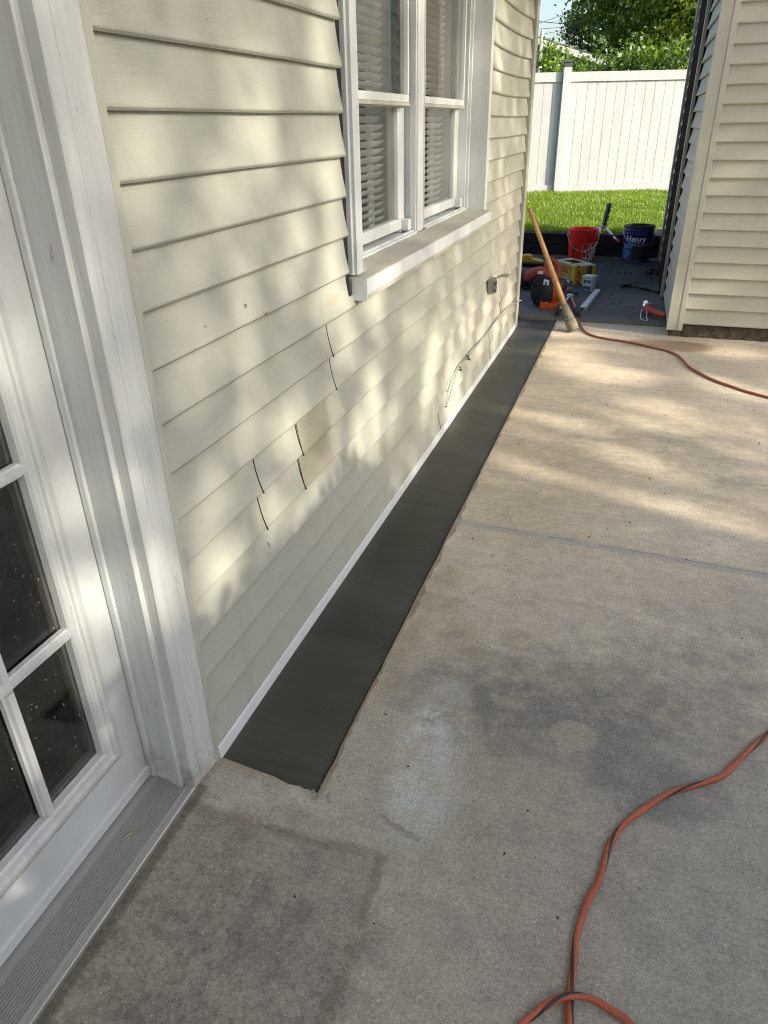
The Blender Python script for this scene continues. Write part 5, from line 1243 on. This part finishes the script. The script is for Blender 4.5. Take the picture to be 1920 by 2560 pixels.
# push-broom on the timber wall
br = thing('broom', 'black bristle broom head with short silver handle lying over the timber wall', 'broom', (0.39, 8.62, 0.24))
h0, h1 = Vector((0.375, 8.60, 0.285)), Vector((0.455, 8.70, 0.50)); hd_ = (h1 - h0)
m = MB(); T = frame(h0, hd_, (-0.75, -0.6, 0.25)); Lb = hd_.length
m.box(-0.005, Lb, -0.022, 0.022, -0.012, 0.012, T=T); m.build('head', 'black', br, bevel=0.006)
m = MB(); rr = random.Random(5)
for k in range(60):
    q = Lb * (k + 0.5) / 60; a_ = T @ Vector((q, -0.018 + rr.uniform(-.004, .004), rr.uniform(-0.01, 0.01))); e_ = T @ Vector((q + rr.uniform(-.008, .008), -0.05 + rr.uniform(-.008, .008), rr.uniform(-0.014, 0.014))); m.tube([a_, e_], 0.0035, 5)
m.build('bristles', 'rubber', br)
m = MB(); h2 = Vector((0.562, 8.42, 0.175)); m.tube([h0 + Vector((0.01, 0, 0.02)), h0.lerp(h2, 0.85)], 0.0115, 12); m.build('handle', 'inkwhite', br, smooth=True)
m = MB(); m.tube([h0.lerp(h2, 0.85), h0.lerp(h2, 0.95), h2], [0.014, 0.0165, 0.012], 12); m.build('grip', 'orange', br, smooth=True)
m = MB(); m.tube([(0.36, 8.6, 0.3), (0.385, 8.59, 0.303)], 0.016, 10); m.build('socket', 'steel', br)
m = MB(); T = Matrix.Translation((0.27, 8.585, 0.262)) @ Matrix.Rotation(0.12, 4, 'X') @ Matrix.Rotation(0.05, 4, 'Z'); m.box(-0.09, 0.09, -0.06, 0.09, -0.008, 0.008, T=T); m.box(-0.02, 0.1, -0.075, -0.062, -0.02, 0.0, T=T)
tag(m.build('board', 'board', bevel=0.002), 'short pale board resting on the timber wall behind the red bucket', 'board')

# long-handled cutters and a small trowel
lp = thing('loppers', 'long handled cutters with black grips lying open on the back slab', 'cutters', (0.28, 6.0, ZB))
m = MB(); m.tube([(0.30, 6.22, ZB + 0.03), (0.275, 6.0, ZB + 0.022), (0.262, 5.72, ZB + 0.02)], [0.011, 0.0095, 0.0095], 10); m.build('handle', 'steel', lp, smooth=True)
m = MB(); m.tube([(0.30, 6.22, ZB + 0.03), (0.345, 5.98, ZB + 0.03), (0.39, 5.74, ZB + 0.022)], [0.012, 0.011, 0.011], 10); m.build('handle', 'faded', lp, smooth=True)
m = MB(); m.tube([(0.262, 5.72, ZB + 0.02), (0.261, 5.60, ZB + 0.02)], [0.017, 0.019], 12); m.build('grip', 'rubber', lp, smooth=True)
m = MB(); m.tube([(0.385, 5.78, ZB + 0.022), (0.412, 5.62, ZB + 0.02)], [0.018, 0.021], 12); m.build('grip', 'rubber', lp, smooth=True)
m = MB(); m.lathe([(0, -0.012), (0.024, -0.012), (0.026, 0), (0.022, 0.014), (0, 0.016)], Matrix.Translation((0.297, 6.2, ZB + 0.034)), 16); m.prism([(0.285, 6.21), (0.312, 6.2), (0.322, 6.27), (0.305, 6.31), (0.288, 6.28)], ZB + 0.018, ZB + 0.028, lambda u, v, w: (u, v, w)); m.build('jaw', 'steel', lp, bevel=0.002)
m = MB(); m.tube([(0.35, 5.96, ZB + 0.03), (0.375, 6.06, ZB + 0.025), (0.385, 6.0, ZB + 0.03)], 0.006, 8); m.build('spring', 'faded', lp)
tw = thing('trowel', 'small trowel with a dark handle and orange collar beside the leaf blower', 'trowel', (0.28, 6.37, ZB))
m = MB(); m.tube(spline([(0.262, 6.44, ZB + 0.03), (0.3, 6.405, ZB + 0.03), (0.34, 6.37, ZB + 0.022)], 5), [0.013, 0.0145, 0.0155, 0.0155, 0.015, 0.0145, 0.0145, 0.015, 0.0155, 0.0165, 0.014], 12); m.build('handle', 'darkgrey', tw, smooth=True)
m = MB(); m.tube([(0.235, 6.465, ZB + 0.034), (0.264, 6.438, ZB + 0.03)], [0.017, 0.016], 12); m.build('collar', 'orange', tw, smooth=True)
m = MB(); m.prism([(0.235, 6.5), (0.29, 6.57), (0.2, 6.585)], ZB + 0.03, ZB + 0.033, lambda u, v, w: (u, v, w)); m.tube([(0.24, 6.46, ZB + 0.033), (0.243, 6.52, ZB + 0.033)], 0.005, 8); m.build('blade', 'darkgrey', tw)

# crumbs of broken concrete round the near corner of the strip
m = MB(); rr = random.Random(12)
for k in range(34):
    if k < 22: cx, cy, q = 0.272 + rr.gauss(0.012, 0.016), 1.0 + rr.gauss(0.0, 0.03), rr.uniform(0.002, 0.006)
    else: cx, cy, q = 0.02 + 0.25 * rr.random(), 1.012 - 0.1 * (cx - cx) + rr.gauss(-0.012, 0.01), rr.uniform(0.0015, 0.004)
    vs = [(cx + rr.uniform(-q, q), cy + rr.uniform(-q, q), max(0.0005, q * h + rr.uniform(-0.3, 0.3) * q)) for h in (0, 0, 0, 0.9, 1.0, 0.8)]
    m.add(vs, [(0, 1, 2), (3, 4, 5), (0, 1, 4, 3), (1, 2, 5, 4), (2, 0, 3, 5)])
o = m.build('concrete_crumbs', 'crumb'); tag(o, 'small broken crumbs of concrete around the near corner of the dark cement strip', 'crumbs'); structure(o, 'stuff')
# leaf litter at the foot of the shed, scattered crumbs on the back slab
r = np.random.default_rng(77); n = 150
px = 0.93 + 0.04 * r.normal(size=n); py = 7.55 + 0.16 * r.normal(size=n); P = np.c_[px.clip(0.8, 0.985), py, ZB + 0.004 + 0.014 * r.random(n)]
P2 = np.c_[0.1 + 0.85 * r.random(40), 5.7 + 2.4 * r.random(40), np.full(40, ZB + 0.004)]
P3 = np.c_[[0.62 + 0.08 * r.random(8), 7.45 + 0.1 * r.random(8), np.full(8, ZB + 0.005)]].T
lt_ = leaf_mesh('leaf_litter', np.vstack([P, P2, P3]), 0.02, ['litter'], None, 78, 0.0); tag(lt_, 'scattered dark dead leaves and crumbs on the back slab', 'leaf litter'); structure(lt_, 'stuff')
r = np.random.default_rng(79); n = 90
px = 0.32 + 1.2 * r.random(n); py = 0.5 + 4.5 * r.random(n) ** 1.2
lt_ = leaf_mesh('debris', np.c_[px, py, np.full(n, 0.0025)], 0.009, ['litter', 'straw', 'tar'], None, 80, 0.0, [0.55, 0.15, 0.3]); tag(lt_, 'tiny dark and pale crumbs scattered over the patio concrete', 'debris'); structure(lt_, 'stuff')
